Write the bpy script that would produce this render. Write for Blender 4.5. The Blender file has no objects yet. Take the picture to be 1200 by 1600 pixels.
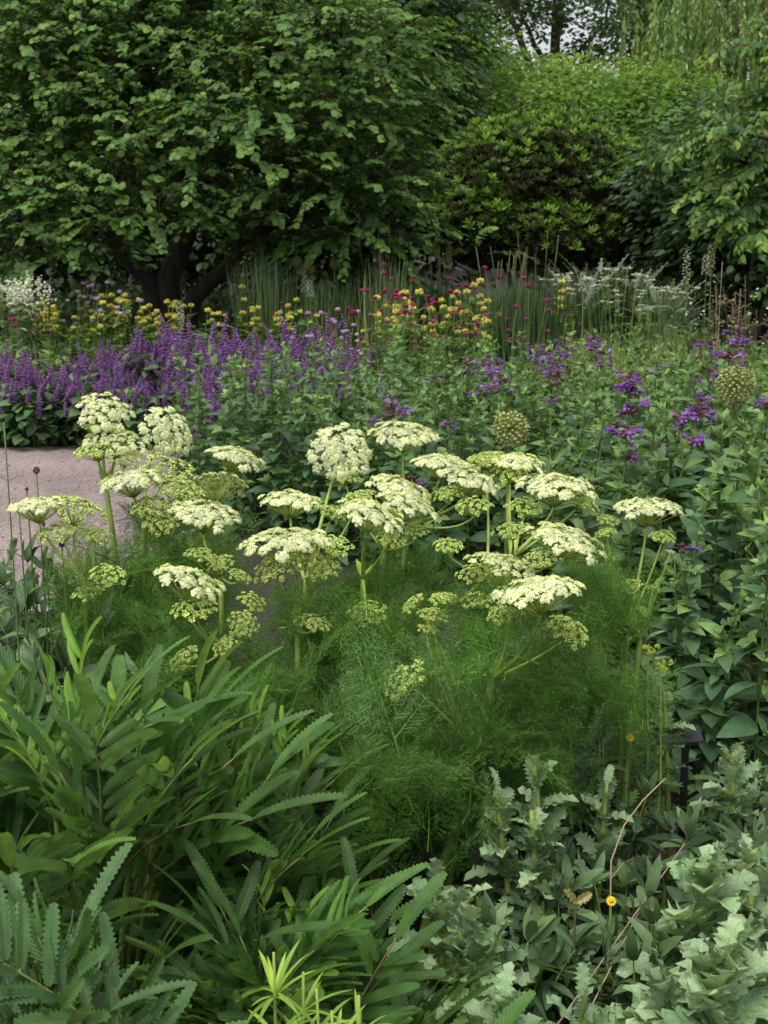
import bpy, math, random
import numpy as np
from mathutils import Vector, Matrix, Euler, Quaternion

# ------------------------------------------------------------------ camera, sky, sun, exposure
S = bpy.context.scene
COL = S.collection
CAM_H = 1.35
PITCH = math.radians(11.45)
FPX = 2222.0
cam = bpy.data.cameras.new('camera'); cam_o = bpy.data.objects.new('camera', cam); COL.objects.link(cam_o)
cam.sensor_fit = 'VERTICAL'; cam.sensor_height = 36.0; cam.sensor_width = 36.0
cam.lens = 36.0 * FPX / 1600.0
cam.clip_start = 0.05; cam.clip_end = 2000
cam.dof.use_dof = True; cam.dof.focus_distance = 2.3; cam.dof.aperture_fstop = 20
cam_o.location = (0, 0, CAM_H); cam_o.rotation_euler = (math.radians(90) - PITCH, 0, 0)
S.camera = cam_o

SUN_EL, SUN_AZ = math.radians(66), math.radians(215)      # azimuth clockwise from +Y
world = bpy.data.worlds.new('World'); S.world = world; world.use_nodes = True
wn = world.node_tree.nodes; wl = world.node_tree.links
sky = wn.new('ShaderNodeTexSky'); sky.sky_type = 'NISHITA'; sky.sun_disc = False
sky.sun_elevation = SUN_EL; sky.sun_rotation = SUN_AZ
sky.air_density = 1.0; sky.dust_density = 4.0; sky.ozone_density = 1.0
hs = wn.new('ShaderNodeHueSaturation'); hs.inputs['Saturation'].default_value = 0.30
wl.new(sky.outputs[0], hs.inputs['Color']); wl.new(hs.outputs[0], wn['Background'].inputs['Color'])
wn['Background'].inputs['Strength'].default_value = 0.15
sun = bpy.data.lights.new('sun', 'SUN'); sun_o = bpy.data.objects.new('sun', sun); COL.objects.link(sun_o)
sun.energy = 1.0; sun.angle = math.radians(40); sun.color = (1.0, 0.965, 0.90)
sdir = Vector((math.sin(SUN_AZ) * math.cos(SUN_EL), math.cos(SUN_AZ) * math.cos(SUN_EL), math.sin(SUN_EL)))
sun_o.location = (0, 0, 30); sun_o.rotation_euler = sdir.to_track_quat('Z', 'Y').to_euler()
S.view_settings.view_transform = 'Standard'; S.view_settings.look = 'None'
S.view_settings.exposure = 0.66; S.view_settings.gamma = 1.0
S.render.engine = 'CYCLES'
S.cycles.max_bounces = 9; S.cycles.diffuse_bounces = 6; S.cycles.glossy_bounces = 2
S.cycles.transmission_bounces = 4; S.cycles.transparent_max_bounces = 4
S.cycles.use_denoising = True; S.cycles.caustics_reflective = False; S.cycles.caustics_refractive = False

RNG = np.random.default_rng(7)
random.seed(7)
TAU = 2 * math.pi

# ------------------------------------------------------------------ helpers
def at(px, py, Y):
    """The world point at distance Y behind the picture plane seen at photo pixel (px, py)."""
    a = (px - 600) / FPX; b = (800 - py) / FPX
    d = np.array([a, math.cos(PITCH) + b * math.sin(PITCH), -math.sin(PITCH) + b * math.cos(PITCH)])
    return np.array([0, 0, CAM_H]) + d * (Y / d[1])

def nrm(v):
    v = np.asarray(v, float)
    return v / np.maximum(np.linalg.norm(v, axis=-1, keepdims=True), 1e-9)

class T:
    """A shape: verts, quads (last -1 for a triangle), attribute (u, v, tone), material index per face."""
    def __init__(s, v, f, a, m=None):
        s.v = np.asarray(v, float).reshape(-1, 3); s.f = np.asarray(f, int).reshape(-1, 4)
        s.a = np.asarray(a, float).reshape(-1, 3)
        s.m = np.zeros(len(s.f), int) if m is None else np.asarray(m, int)
    def withmat(s, k): return T(s.v, s.f, s.a, np.full(len(s.f), k))

class Geo:
    def __init__(s): s.V = []; s.F = []; s.A = []; s.M = []; s.n = 0
    def add(s, t, mat=None):
        s.V.append(t.v); s.F.append(np.where(t.f >= 0, t.f + s.n, -1)); s.A.append(t.a)
        s.M.append(t.m if mat is None else np.full(len(t.f), mat)); s.n += len(t.v)
    def stamp(s, t, M, tone=0.0, mat=None):
        M = np.asarray(M, float); N = len(M)
        if N == 0: return
        v = np.einsum('nij,vj->nvi', M[:, :, :3], t.v) + M[:, None, :, 3]
        a = np.repeat(t.a[None], N, 0).copy(); a[:, :, 2] += np.broadcast_to(np.asarray(tone, float), (N,))[:, None]
        off = (np.arange(N) * len(t.v))[:, None, None]
        f = np.where(t.f[None] >= 0, t.f[None] + off, -1)
        s.add(T(v.reshape(-1, 3), f.reshape(-1, 4), a.reshape(-1, 3), np.tile(t.m, N)), mat)
    def t(s):
        if not s.V: return T(np.zeros((0, 3)), np.zeros((0, 4), int), np.zeros((0, 3)))
        return T(np.concatenate(s.V), np.concatenate(s.F), np.concatenate(s.A), np.concatenate(s.M))
    def mesh(s, name, mats, smooth=True):
        t = s.t(); me = bpy.data.meshes.new(name)
        me.vertices.add(len(t.v)); me.vertices.foreach_set('co', t.v.astype(np.float32).ravel())
        tri = t.f[:, 3] < 0; tot = np.where(tri, 3, 4)
        loops = t.f.ravel(); loops = loops[loops >= 0]
        me.loops.add(len(loops)); me.loops.foreach_set('vertex_index', loops.astype(np.int32))
        me.polygons.add(len(t.f))
        st = np.concatenate([[0], np.cumsum(tot)[:-1]]) if len(tot) else np.zeros(0)
        me.polygons.foreach_set('loop_start', st.astype(np.int32))
        me.polygons.foreach_set('loop_total', tot.astype(np.int32))
        me.polygons.foreach_set('material_index', t.m.astype(np.int32))
        at_ = me.attributes.new('leaf', 'FLOAT_VECTOR', 'POINT'); at_.data.foreach_set('vector', t.a.astype(np.float32).ravel())
        for m in mats: me.materials.append(m)
        me.update(calc_edges=True)
        me.polygons.foreach_set('use_smooth', np.full(len(t.f), smooth))
        return me

def frames(o, d, up, s):
    """Matrices whose +Y runs along d and whose +Z is nearest to up."""
    o = np.atleast_2d(np.asarray(o, float)); N = len(o)
    d = nrm(np.broadcast_to(np.asarray(d, float), (N, 3)))
    up = np.broadcast_to(np.asarray(up, float), (N, 3)) + 1e-4 * np.array([.3, .7, .2])
    x = nrm(np.cross(d, up)); z = np.cross(x, d)
    s = np.asarray(s, float)
    if s.ndim == 0: s = np.full((N, 3), float(s))
    elif s.ndim == 1: s = np.repeat(s[:, None], 3, 1)
    M = np.empty((N, 3, 4)); M[:, :, 0] = x * s[:, :1]; M[:, :, 1] = d * s[:, 1:2]; M[:, :, 2] = z * s[:, 2:3]; M[:, :, 3] = o
    return M

def stick_T(k=4):
    v = []; a = []
    for j in (0, 1):
        for i in range(k):
            an = TAU * i / k; v.append((math.cos(an), j, math.sin(an))); a.append((2 * i / k - 1, j, 0))
    f = [(i, k + i, k + (i + 1) % k, (i + 1) % k) for i in range(k)]
    return T(v, f, a)
STICK3, STICK4 = stick_T(3), stick_T(4)

def sticks(G, A, B, r, tone=0., mat=0, t=STICK3):
    A = np.atleast_2d(A); B = np.atleast_2d(B); L = np.linalg.norm(B - A, axis=1)
    s = np.stack([np.broadcast_to(r, L.shape), L, np.broadcast_to(r, L.shape)], 1)
    G.stamp(t, frames(A, B - A, (0.1, 0.2, 1), s), tone, mat)

def tube(G, pts, rad, k=6, tone=0., mat=0):
    pts = np.asarray(pts, float); n = len(pts); rad = np.broadcast_to(rad, (n,))
    tg = nrm(np.gradient(pts, axis=0)); ref = np.array([0.31, 0.17, 0.93]) if abs(tg[0][2]) < .8 else np.array([0.9, 0.4, 0.1])
    v = []; a = []
    for i in range(n):
        x = nrm(np.cross(tg[i], ref)); y = np.cross(tg[i], x); ref = np.cross(x, tg[i])
        for j in range(k):
            an = TAU * j / k; v.append(pts[i] + rad[i] * (math.cos(an) * x + math.sin(an) * y)); a.append((2 * j / k - 1, i / max(1, n - 1), tone))
    f = [(i * k + j, i * k + (j + 1) % k, (i + 1) * k + (j + 1) % k, (i + 1) * k + j) for i in range(n - 1) for j in range(k)]
    v.append(pts[-1] + tg[-1] * rad[-1] * .6); a.append((0, 1, tone))
    f += [((n - 1) * k + j, (n - 1) * k + (j + 1) % k, n * k, -1) for j in range(k)]
    G.add(T(v, f, a), mat)

def bez(a, b, c, n=8):
    t = np.linspace(0, 1, n)[:, None]; a, b, c = map(np.asarray, (a, b, c))
    return (1 - t) ** 2 * a + 2 * t * (1 - t) * b + t * t * c

def leaf_T(n=6, width=.4, peak=.4, sharp=1.0, fold=.25, arch=.25, teeth=0, tooth=.12, cols=1, ruffle=0., seed=0, base=0.03, lobes=0., crisp=0.):
    """A leaf along +Y: 2*cols+1 verts per row, saw-toothed when teeth > 0."""
    r = np.random.default_rng(seed)
    if teeth: ts = np.linspace(0, 1, 2 * teeth + 1)
    else: ts = np.linspace(0, 1, n + 1)
    b = sharp; a = b * peak / (1 - peak)
    pk = (peak ** a) * ((1 - peak) ** b)
    v = []; at_ = []; W = 2 * cols + 1
    ph = r.uniform(0, TAU, 2)
    for i, t in enumerate(ts):
        w = width / 2 * max(base * (t < .5), (t ** a) * ((1 - t) ** b) / pk)
        for c in range(-cols, cols + 1):
            u = c / cols; side = 0 if u < 0 else 1
            ww = w; dy = 0
            if teeth and abs(c) == cols:
                if i % 2: ww = w * (1 + tooth) + .004; dy = .35 / (2 * teeth)
                else: ww = w * (1 - tooth)
                if lobes: ww *= 1 + lobes * math.sin(t * 27 + ph[side]) + r.uniform(-.12, .12)
            x = u * ww
            z = fold * abs(x) - arch * t * t + ruffle * (abs(u) ** 1.5) * math.sin(t * 24 + ph[side] * 2)
            if crisp and abs(c) == cols: z += crisp * r.normal() * w / width * 2
            v.append((x, t + dy - arch * .25 * t * t, z)); at_.append((u, t, 0))
    f = []
    for i in range(len(ts) - 1):
        for c in range(W - 1):
            p = i * W + c; f.append((p, p + 1, p + W + 1, p + W))
    return T(v, f, at_)

def blob_T(k=5, rings=3):
    """Small closed bead of radius 1."""
    v = [(0, 0, -1)]; a = [(0, 0, 0)]
    for i in range(1, rings):
        th = math.pi * i / rings
        for j in range(k):
            an = TAU * (j + .5 * (i % 2)) / k; v.append((math.sin(th) * math.cos(an), math.sin(th) * math.sin(an), -math.cos(th))); a.append((0, i / rings, 0))
    v.append((0, 0, 1)); a.append((0, 1, 0)); e = len(v) - 1; f = []
    for j in range(k): f.append((0, 1 + (j + 1) % k, 1 + j, -1)); f.append((e, 1 + (rings - 2) * k + j, 1 + (rings - 2) * k + (j + 1) % k, -1))
    for i in range(rings - 2):
        for j in range(k):
            p = 1 + i * k; q = p + k; f.append((p + j, p + (j + 1) % k, q + (j + 1) % k, q + j))
    return T(v, f, a)
BEAD = blob_T(5, 3)

def sphere_pts(n, rng=RNG, jitter=.3):
    i = np.arange(n) + .5; ph = np.arccos(1 - 2 * i / n); th = math.pi * (1 + 5 ** .5) * i
    p = np.stack([np.cos(th) * np.sin(ph), np.sin(th) * np.sin(ph), np.cos(ph)], 1)
    return nrm(p + rng.normal(0, jitter / math.sqrt(n), p.shape))

def rnd_dirs(n, rng=RNG): return nrm(rng.normal(size=(n, 3)))

# ------------------------------------------------------------------ objects
KIDS = {}
def prop(o, label=None, cat=None, group=None, kind=None):
    if label: o['label'] = label
    if cat: o['category'] = cat
    if group: o['group'] = group
    if kind: o['kind'] = kind
    return o
def thing(name, label, cat, loc=(0, 0, 0), rz=0., group=None):
    o = bpy.data.objects.new(name, None); COL.objects.link(o)
    o.empty_display_size = .05; o.location = Vector(loc); o.rotation_euler = (0, 0, rz); KIDS[o] = []
    return prop(o, label, cat, group)
def part(name, me, parent, loc=None, mat=None):
    o = bpy.data.objects.new(name, me); COL.objects.link(o); o.parent = parent; KIDS[o] = []; KIDS[parent].append(o)
    if loc is not None: o.location = Vector(loc)
    if mat is not None: o.matrix_basis = mat
    return o
def solo(name, me, loc=(0, 0, 0), rz=0., **k):
    o = bpy.data.objects.new(name, me); COL.objects.link(o); o.location = Vector(loc); o.rotation_euler = (0, 0, rz); KIDS[o] = []
    return prop(o, **k)
def copy_tree(o, parent=None):
    c = o.copy(); COL.objects.link(c); KIDS[c] = []
    if parent is not None: c.parent = parent; KIDS[parent].append(c)
    for ch in KIDS[o]: copy_tree(ch, c)
    return c
USED = set()
def place(proto, loc, rz, scale=1.0, tilt=(0, 0), label=None, group=None):
    if proto in USED: o = copy_tree(proto)
    else: o = proto; USED.add(proto)
    o.location = Vector(loc); o.rotation_euler = (tilt[0], tilt[1], rz); o.scale = (scale,) * 3
    return prop(o, label, None, group)
def drop(proto):
    if proto in USED: return
    for ch in KIDS[proto]: bpy.data.objects.remove(ch)
    bpy.data.objects.remove(proto)
def m4(M):
    return Matrix([list(M[0]), list(M[1]), list(M[2]), [0, 0, 0, 1]])

# ------------------------------------------------------------------ materials
def new_mat(name):
    m = bpy.data.materials.new(name); m.use_nodes = True; nt = m.node_tree; nt.nodes.clear()
    return m, nt.nodes, nt.links, nt.nodes.new('ShaderNodeOutputMaterial')

GREEN = (1.65, 1.45, 1.22)      # real foliage is a little lighter and yellower than the swatches below
def leaf_mat(name, cols, rough=.5, spec=.35, trans=.28, rib=0., veins=0, vbump=.25, back=1.25, objvar=.35, ribcol=None, spots=None):
    """cols: list of (pos, rgb) over the tone attribute. Midrib and herringbone veins by leaf coordinates."""
    m, n, l, out = new_mat(name)
    at_ = n.new('ShaderNodeAttribute'); at_.attribute_name = 'leaf'
    sx = n.new('ShaderNodeSeparateXYZ'); l.new(at_.outputs['Vector'], sx.inputs[0])
    cr = n.new('ShaderNodeValToRGB'); el = cr.color_ramp.elements
    while len(el) < len(cols): el.new(.5)
    for e, (p, c) in zip(el, cols):
        if c[1] > c[0] and c[1] > c[2] and 'petal' not in name: c = tuple(min(.75, x * k) for x, k in zip(c, GREEN))
        e.position = p; e.color = (*c, 1)
    l.new(sx.outputs[2], cr.inputs[0]); col = cr.outputs[0]
    oi = n.new('ShaderNodeObjectInfo'); mr = n.new('ShaderNodeMapRange'); mr.inputs['To Min'].default_value = 1 - objvar; mr.inputs['To Max'].default_value = 1 + objvar
    l.new(oi.outputs['Random'], mr.inputs[0])
    # soft mottling of the blade
    tc = n.new('ShaderNodeTexCoord'); no = n.new('ShaderNodeTexNoise'); no.inputs['Scale'].default_value = 35; no.inputs['Detail'].default_value = 2
    l.new(tc.outputs['Object'], no.inputs['Vector'])
    mr2 = n.new('ShaderNodeMapRange'); mr2.inputs['From Min'].default_value = .3; mr2.inputs['From Max'].default_value = .7
    mr2.inputs['To Min'].default_value = .8; mr2.inputs['To Max'].default_value = 1.2; l.new(no.outputs[0], mr2.inputs[0])
    mu = n.new('ShaderNodeMath'); mu.operation = 'MULTIPLY'; l.new(mr.outputs[0], mu.inputs[0]); l.new(mr2.outputs[0], mu.inputs[1])
    hv = n.new('ShaderNodeHueSaturation'); l.new(mu.outputs[0], hv.inputs['Value']); l.new(col, hv.inputs['Color']); col = hv.outputs[0]
    au = n.new('ShaderNodeMath'); au.operation = 'ABSOLUTE'; l.new(sx.outputs[0], au.inputs[0])
    if rib:
        lt = n.new('ShaderNodeMapRange'); lt.inputs['From Min'].default_value = .02; lt.inputs['From Max'].default_value = .11
        lt.inputs['To Min'].default_value = rib; lt.inputs['To Max'].default_value = 0; l.new(au.outputs[0], lt.inputs[0])
        mx = n.new('ShaderNodeMix'); mx.data_type = 'RGBA'; l.new(lt.outputs[0], mx.inputs['Factor']); l.new(col, mx.inputs['A']); mx.inputs['B'].default_value = (*(ribcol or (.16, .24, .10)), 1); col = mx.outputs['Result']
    geo = n.new('ShaderNodeNewGeometry')
    mb = n.new('ShaderNodeMapRange'); mb.inputs['To Min'].default_value = 1; mb.inputs['To Max'].default_value = back; l.new(geo.outputs['Backfacing'], mb.inputs[0])
    hb = n.new('ShaderNodeHueSaturation'); l.new(mb.outputs[0], hb.inputs['Value']); l.new(col, hb.inputs['Color'])
    sb = n.new('ShaderNodeMapRange'); sb.inputs['To Min'].default_value = 1; sb.inputs['To Max'].default_value = .8; l.new(geo.outputs['Backfacing'], sb.inputs[0]); l.new(sb.outputs[0], hb.inputs['Saturation']); col = hb.outputs[0]
    pb = n.new('ShaderNodeBsdfPrincipled'); pb.inputs['Roughness'].default_value = rough; pb.inputs['Specular IOR Level'].default_value = spec
    l.new(col, pb.inputs['Base Color'])
    if veins:
        m1 = n.new('ShaderNodeMath'); m1.operation = 'MULTIPLY'; m1.inputs[1].default_value = veins; l.new(sx.outputs[1], m1.inputs[0])
        m2 = n.new('ShaderNodeMath'); m2.operation = 'MULTIPLY'; m2.inputs[1].default_value = -2.6; l.new(au.outputs[0], m2.inputs[0])
        m3 = n.new('ShaderNodeMath'); l.new(m1.outputs[0], m3.inputs[0]); l.new(m2.outputs[0], m3.inputs[1])
        m5 = n.new('ShaderNodeMath'); m5.operation = 'PINGPONG'; m5.inputs[1].default_value = .5; l.new(m3.outputs[0], m5.inputs[0])
        m6 = n.new('ShaderNodeMath'); m6.operation = 'SMOOTH_MIN'; m6.inputs[1].default_value = .3; m6.inputs[2].default_value = .2; l.new(m5.outputs[0], m6.inputs[0])
        m7 = n.new('ShaderNodeMath'); m7.operation = 'MINIMUM'; l.new(au.outputs[0], m7.inputs[0]); m7.inputs[1].default_value = .18
        m8 = n.new('ShaderNodeMath'); l.new(m6.outputs[0], m8.inputs[0]); l.new(m7.outputs[0], m8.inputs[1])
        bp = n.new('ShaderNodeBump'); bp.inputs['Strength'].default_value = vbump; bp.inputs['Distance'].default_value = .004
        l.new(m8.outputs[0], bp.inputs['Height']); l.new(bp.outputs[0], pb.inputs['Normal'])
    tr = n.new('ShaderNodeBsdfTranslucent'); ty = n.new('ShaderNodeMix'); ty.data_type = 'RGBA'; ty.blend_type = 'MULTIPLY'; ty.inputs['Factor'].default_value = 1
    l.new(col, ty.inputs['A']); ty.inputs['B'].default_value = (1.5, 1.5, .55, 1); l.new(ty.outputs['Result'], tr.inputs[0])
    ms = n.new('ShaderNodeMixShader'); ms.inputs[0].default_value = trans; l.new(pb.outputs[0], ms.inputs[1]); l.new(tr.outputs[0], ms.inputs[2])
    l.new(ms.outputs[0], out.inputs[0])
    return m

def bark_mat(name, c1, c2, scale=14):
    m, n, l, out = new_mat(name)
    tc = n.new('ShaderNodeTexCoord'); mp = n.new('ShaderNodeMapping'); mp.inputs['Scale'].default_value = (1, 1, .3); l.new(tc.outputs['Object'], mp.inputs[0])
    no = n.new('ShaderNodeTexNoise'); no.inputs['Scale'].default_value = scale; no.inputs['Detail'].default_value = 6; l.new(mp.outputs[0], no.inputs['Vector'])
    cr = n.new('ShaderNodeValToRGB'); cr.color_ramp.elements[0].color = (*c1, 1); cr.color_ramp.elements[1].color = (*c2, 1); cr.color_ramp.elements[0].position = .35; cr.color_ramp.elements[1].position = .7
    l.new(no.outputs[0], cr.inputs[0]); pb = n.new('ShaderNodeBsdfPrincipled'); pb.inputs['Roughness'].default_value = .9; l.new(cr.outputs[0], pb.inputs['Base Color'])
    bp = n.new('ShaderNodeBump'); bp.inputs['Strength'].default_value = .6; bp.inputs['Distance'].default_value = .02; l.new(no.outputs[0], bp.inputs['Height']); l.new(bp.outputs[0], pb.inputs['Normal'])
    l.new(pb.outputs[0], out.inputs[0]); return m

def plain(cols, name, **k):
    return leaf_mat(name, cols, **k)

def R(c, a=.6, b=1.4):
    return [(0, tuple(x * a for x in c)), (1, tuple(x * b for x in c))]

# ------------------------------------------------------------------ ground and path
def ground_mat():
    m, n, l, out = new_mat('soil')
    tc = n.new('ShaderNodeTexCoord')
    n1 = n.new('ShaderNodeTexNoise'); n1.inputs['Scale'].default_value = 3; n1.inputs['Detail'].default_value = 8; l.new(tc.outputs['Object'], n1.inputs['Vector'])
    n2 = n.new('ShaderNodeTexNoise'); n2.inputs['Scale'].default_value = 60; n2.inputs['Detail'].default_value = 5; l.new(tc.outputs['Object'], n2.inputs['Vector'])
    cr = n.new('ShaderNodeValToRGB'); cr.color_ramp.elements[0].color = (.012, .009, .007, 1); cr.color_ramp.elements[1].color = (.055, .042, .030, 1)
    ad = n.new('ShaderNodeMath'); ad.operation = 'MULTIPLY'; l.new(n1.outputs[0], ad.inputs[0]); l.new(n2.outputs[0], ad.inputs[1])
    mr = n.new('ShaderNodeMapRange'); mr.inputs['From Min'].default_value = .12; mr.inputs['From Max'].default_value = .42; l.new(ad.outputs[0], mr.inputs[0]); l.new(mr.outputs[0], cr.inputs[0])
    pb = n.new('ShaderNodeBsdfPrincipled'); pb.inputs['Roughness'].default_value = .95; l.new(cr.outputs[0], pb.inputs['Base Color'])
    bp = n.new('ShaderNodeBump'); bp.inputs['Strength'].default_value = .8; bp.inputs['Distance'].default_value = .03; l.new(n2.outputs[0], bp.inputs['Height']); l.new(bp.outputs[0], pb.inputs['Normal'])
    l.new(pb.outputs[0], out.inputs[0]); return m
def gravel_mat():
    m, n, l, out = new_mat('gravel')
    tc = n.new('ShaderNodeTexCoord')
    vo = n.new('ShaderNodeTexVoronoi'); vo.inputs['Scale'].default_value = 110; l.new(tc.outputs['Object'], vo.inputs['Vector'])
    n1 = n.new('ShaderNodeTexNoise'); n1.inputs['Scale'].default_value = 2.2; n1.inputs['Detail'].default_value = 6; l.new(tc.outputs['Object'], n1.inputs['Vector'])
    cr = n.new('ShaderNodeValToRGB'); e = cr.color_ramp.elements; e[0].color = (.17, .125, .115, 1); e[1].color = (.37, .295, .272, 1); e[0].position = .05; e[1].position = .95
    sp = n.new('ShaderNodeSeparateColor'); l.new(vo.outputs['Color'], sp.inputs[0]); l.new(sp.outputs[0], cr.inputs[0])
    mr = n.new('ShaderNodeMapRange'); mr.inputs['From Min'].default_value = .3; mr.inputs['From Max'].default_value = .7; mr.inputs['To Min'].default_value = .75; mr.inputs['To Max'].default_value = 1.12; l.new(n1.outputs[0], mr.inputs[0])
    hv = n.new('ShaderNodeHueSaturation'); l.new(cr.outputs[0], hv.inputs['Color']); l.new(mr.outputs[0], hv.inputs['Value'])
    pb = n.new('ShaderNodeBsdfPrincipled'); pb.inputs['Roughness'].default_value = .9; l.new(hv.outputs[0], pb.inputs['Base Color'])
    bp = n.new('ShaderNodeBump'); bp.inputs['Strength'].default_value = .7; bp.inputs['Distance'].default_value = .01; bp.invert = True; l.new(vo.outputs['Distance'], bp.inputs['Height']); l.new(bp.outputs[0], pb.inputs['Normal'])
    l.new(pb.outputs[0], out.inputs[0]); return m
MG = ground_mat(); MGR = gravel_mat()
def build_ground():
    N = 60; g = Geo(); xs = np.sign(np.linspace(-1, 1, N)) * np.abs(np.linspace(-1, 1, N)) ** 3 * 400
    X, Y = np.meshgrid(xs, xs + 6); r = np.random.default_rng(3)
    Z = r.normal(0, .012, X.shape) * (np.hypot(X, Y - 6) < 40)
    v = np.stack([X, Y, Z], -1).reshape(-1, 3)
    v[:, 2] = np.minimum(v[:, 2], 0.0)
    f = [(j * N + i, j * N + i + 1, (j + 1) * N + i + 1, (j + 1) * N + i) for j in range(N - 1) for i in range(N - 1)]
    g.add(T(v, f, np.zeros_like(v))); solo('ground', g.mesh('ground', [MG]), kind='structure')
    # the gravel path: a wobbling ribbon between the two beds
    g = Geo(); n = 60; xx = np.linspace(-9, -0.55, n); v = []
    for i, x in enumerate(xx):
        y1 = 8.62 + .06 * math.sin(x * 3.1) + .03 * math.sin(x * 9.7) + .02 * (x + 5)
        y0 = 4.55 + .5 * math.sin(x * .5) + .05 * math.sin(x * 5) - .1 * (x + 5)
        if x > -1.4: y0 = min(y1 - .2, y0 + (x + 1.4) * 4)
        for k in range(9): v.append((x, y0 + (y1 - y0) * k / 8, .006 + .0 * k))
    f = [(i * 9 + k, (i + 1) * 9 + k, (i + 1) * 9 + k + 1, i * 9 + k + 1) for i in range(n - 1) for k in range(8)]
    g.add(T(v, f, np.zeros((len(v), 3)))); solo('path', g.mesh('path', [MGR]), kind='structure')
    # loose pebbles lying on the path
    g = Geo(); r = np.random.default_rng(4); k = 700; p = np.stack([r.uniform(-4, -1.05, k), r.uniform(5.0, 8.55, k), np.full(k, .009)], 1)
    s = r.uniform(.003, .008, k)
    g.stamp(BEAD, frames(p, rnd_dirs(k, r), rnd_dirs(k, r), np.stack([s, s * r.uniform(.6, 1, k), s * .7], 1)), r.uniform(0, 1, k))
    solo('gravel', g.mesh('gravel', [leaf_mat('pebble', [(0, (.12, .09, .085)), (1, (.5, .43, .42))], trans=0, rough=.9)]), kind='stuff')
build_ground()

# ------------------------------------------------------------------ trees and big shrubs
M_BARK = bark_mat('dark_bark', (.012, .009, .007), (.05, .038, .03))
M_BARK2 = bark_mat('brown_bark', (.03, .022, .016), (.10, .07, .05))
M_CERCIS = leaf_mat('round_leaf', [(0, (.018, .046, .017)), (.5, (.045, .108, .028)), (.9, (.095, .185, .042)), (1, (.15, .18, .055))], rough=.55, spec=.18, trans=.28, rib=.2, objvar=.05)
M_TWIG = leaf_mat('twig_bark', [(0, (.03, .02, .014)), (1, (.09, .06, .04))], trans=0, rough=.9)
L_ROUND = leaf_T(n=5, width=1.02, peak=.42, sharp=.55, fold=.18, arch=.18, base=.35)
L_OVATE = leaf_T(n=5, width=.52, peak=.4, sharp=.85, fold=.2, arch=.2)
L_POINT = leaf_T(n=6, width=.56, peak=.42, sharp=.8, fold=.15, arch=.3)
L_SMALL = leaf_T(n=3, width=.62, peak=.45, sharp=.7, fold=.2, arch=.15)
L_LANCE = leaf_T(n=4, width=.3, peak=.45, sharp=.9, fold=.25, arch=.2)

def shoots(G, org, dirs, length, leaf, lsize, nl, rng, droop=.5, spread=.8, twig=.006, twig_mat=1, tone0=(0, .8), hang=.35, tipbright=.3, jit=.33):
    """Leafy shoots: alternate leaves along a drooping twig."""
    for o, d in zip(org, dirs):
        L = length * rng.uniform(.6, 1.25); d = nrm(d)
        e = o + d * L + np.array([0, 0, -droop * L * rng.uniform(.5, 1.3)])
        c = o + d * L * .55 + np.array([0, 0, .12 * L])
        pts = bez(o, c, e, 6); tube(G, pts, np.linspace(twig, twig * .4, 6), 3, rng.uniform(0, 1), twig_mat)
        n = max(3, int(nl * L / length)); t = np.linspace(.12, 1, n) + rng.uniform(-.03, .03, n)
        P = ((1 - t) ** 2)[:, None] * o + (2 * t * (1 - t))[:, None] * c + (t * t)[:, None] * e
        tg = nrm(2 * (1 - t)[:, None] * (c - o) + 2 * t[:, None] * (e - c))
        sd = nrm(np.cross(tg, (0, 0, 1))) * np.where(np.arange(n) % 2, 1, -1)[:, None]
        ld = nrm(tg * rng.uniform(.3, .8, (n, 1)) + sd * spread + np.array([0, 0, -hang]) + rng.normal(0, .25, (n, 3)))
        up = nrm(np.array([0, 0, 1.]) + nrm(d * [1, 1, 0]) * .55 + rng.normal(0, jit, (n, 3)))
        G.stamp(leaf, frames(P, ld, up, lsize * rng.uniform(.65, 1.2, n)), np.clip(rng.uniform(*tone0) + rng.normal(0, jit * .4, n) + tipbright * (t > .8), 0.0, .999), 0)

def lobe_origins(lobes, dens, rng, front=None, inner=.55):
    O = []; D = []
    for (c, r) in lobes:
        c = np.asarray(c, float); r = np.asarray(r, float)
        area = 4 * math.pi * ((r[0] * r[1]) ** 1.6 / 3 + (r[0] * r[2]) ** 1.6 / 3 + (r[1] * r[2]) ** 1.6 / 3) ** (1 / 1.6)
        n = max(4, int(area * dens)); u = sphere_pts(n, rng, 1.2)
        u = u[(u[:, 2] > -.35)]
        if front is not None: u = u[u[:, 1] < front]
        O.append(c + u * r * rng.uniform(inner, .92, (len(u), 1))); D.append(nrm(u * [1, 1, .75] + [0, 0, .08] + rng.normal(0, .25, u.shape)))
    return np.concatenate(O), np.concatenate(D)

def limbs(G, base, tips, r0, rng, sag=.15, k=7, n=10):
    for t in tips:
        t = np.asarray(t, float); b = np.asarray(base, float)
        mid = (b + t) / 2 + rng.normal(0, .12, 3) * np.linalg.norm(t - b) * .5 + [0, 0, sag]
        p = bez(b, mid, t, n); p[1:-1] += rng.normal(0, .012, (n - 2, 3)) * np.linalg.norm(t - b)
        tube(G, p, np.linspace(r0, r0 * .25, n), k)

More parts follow.
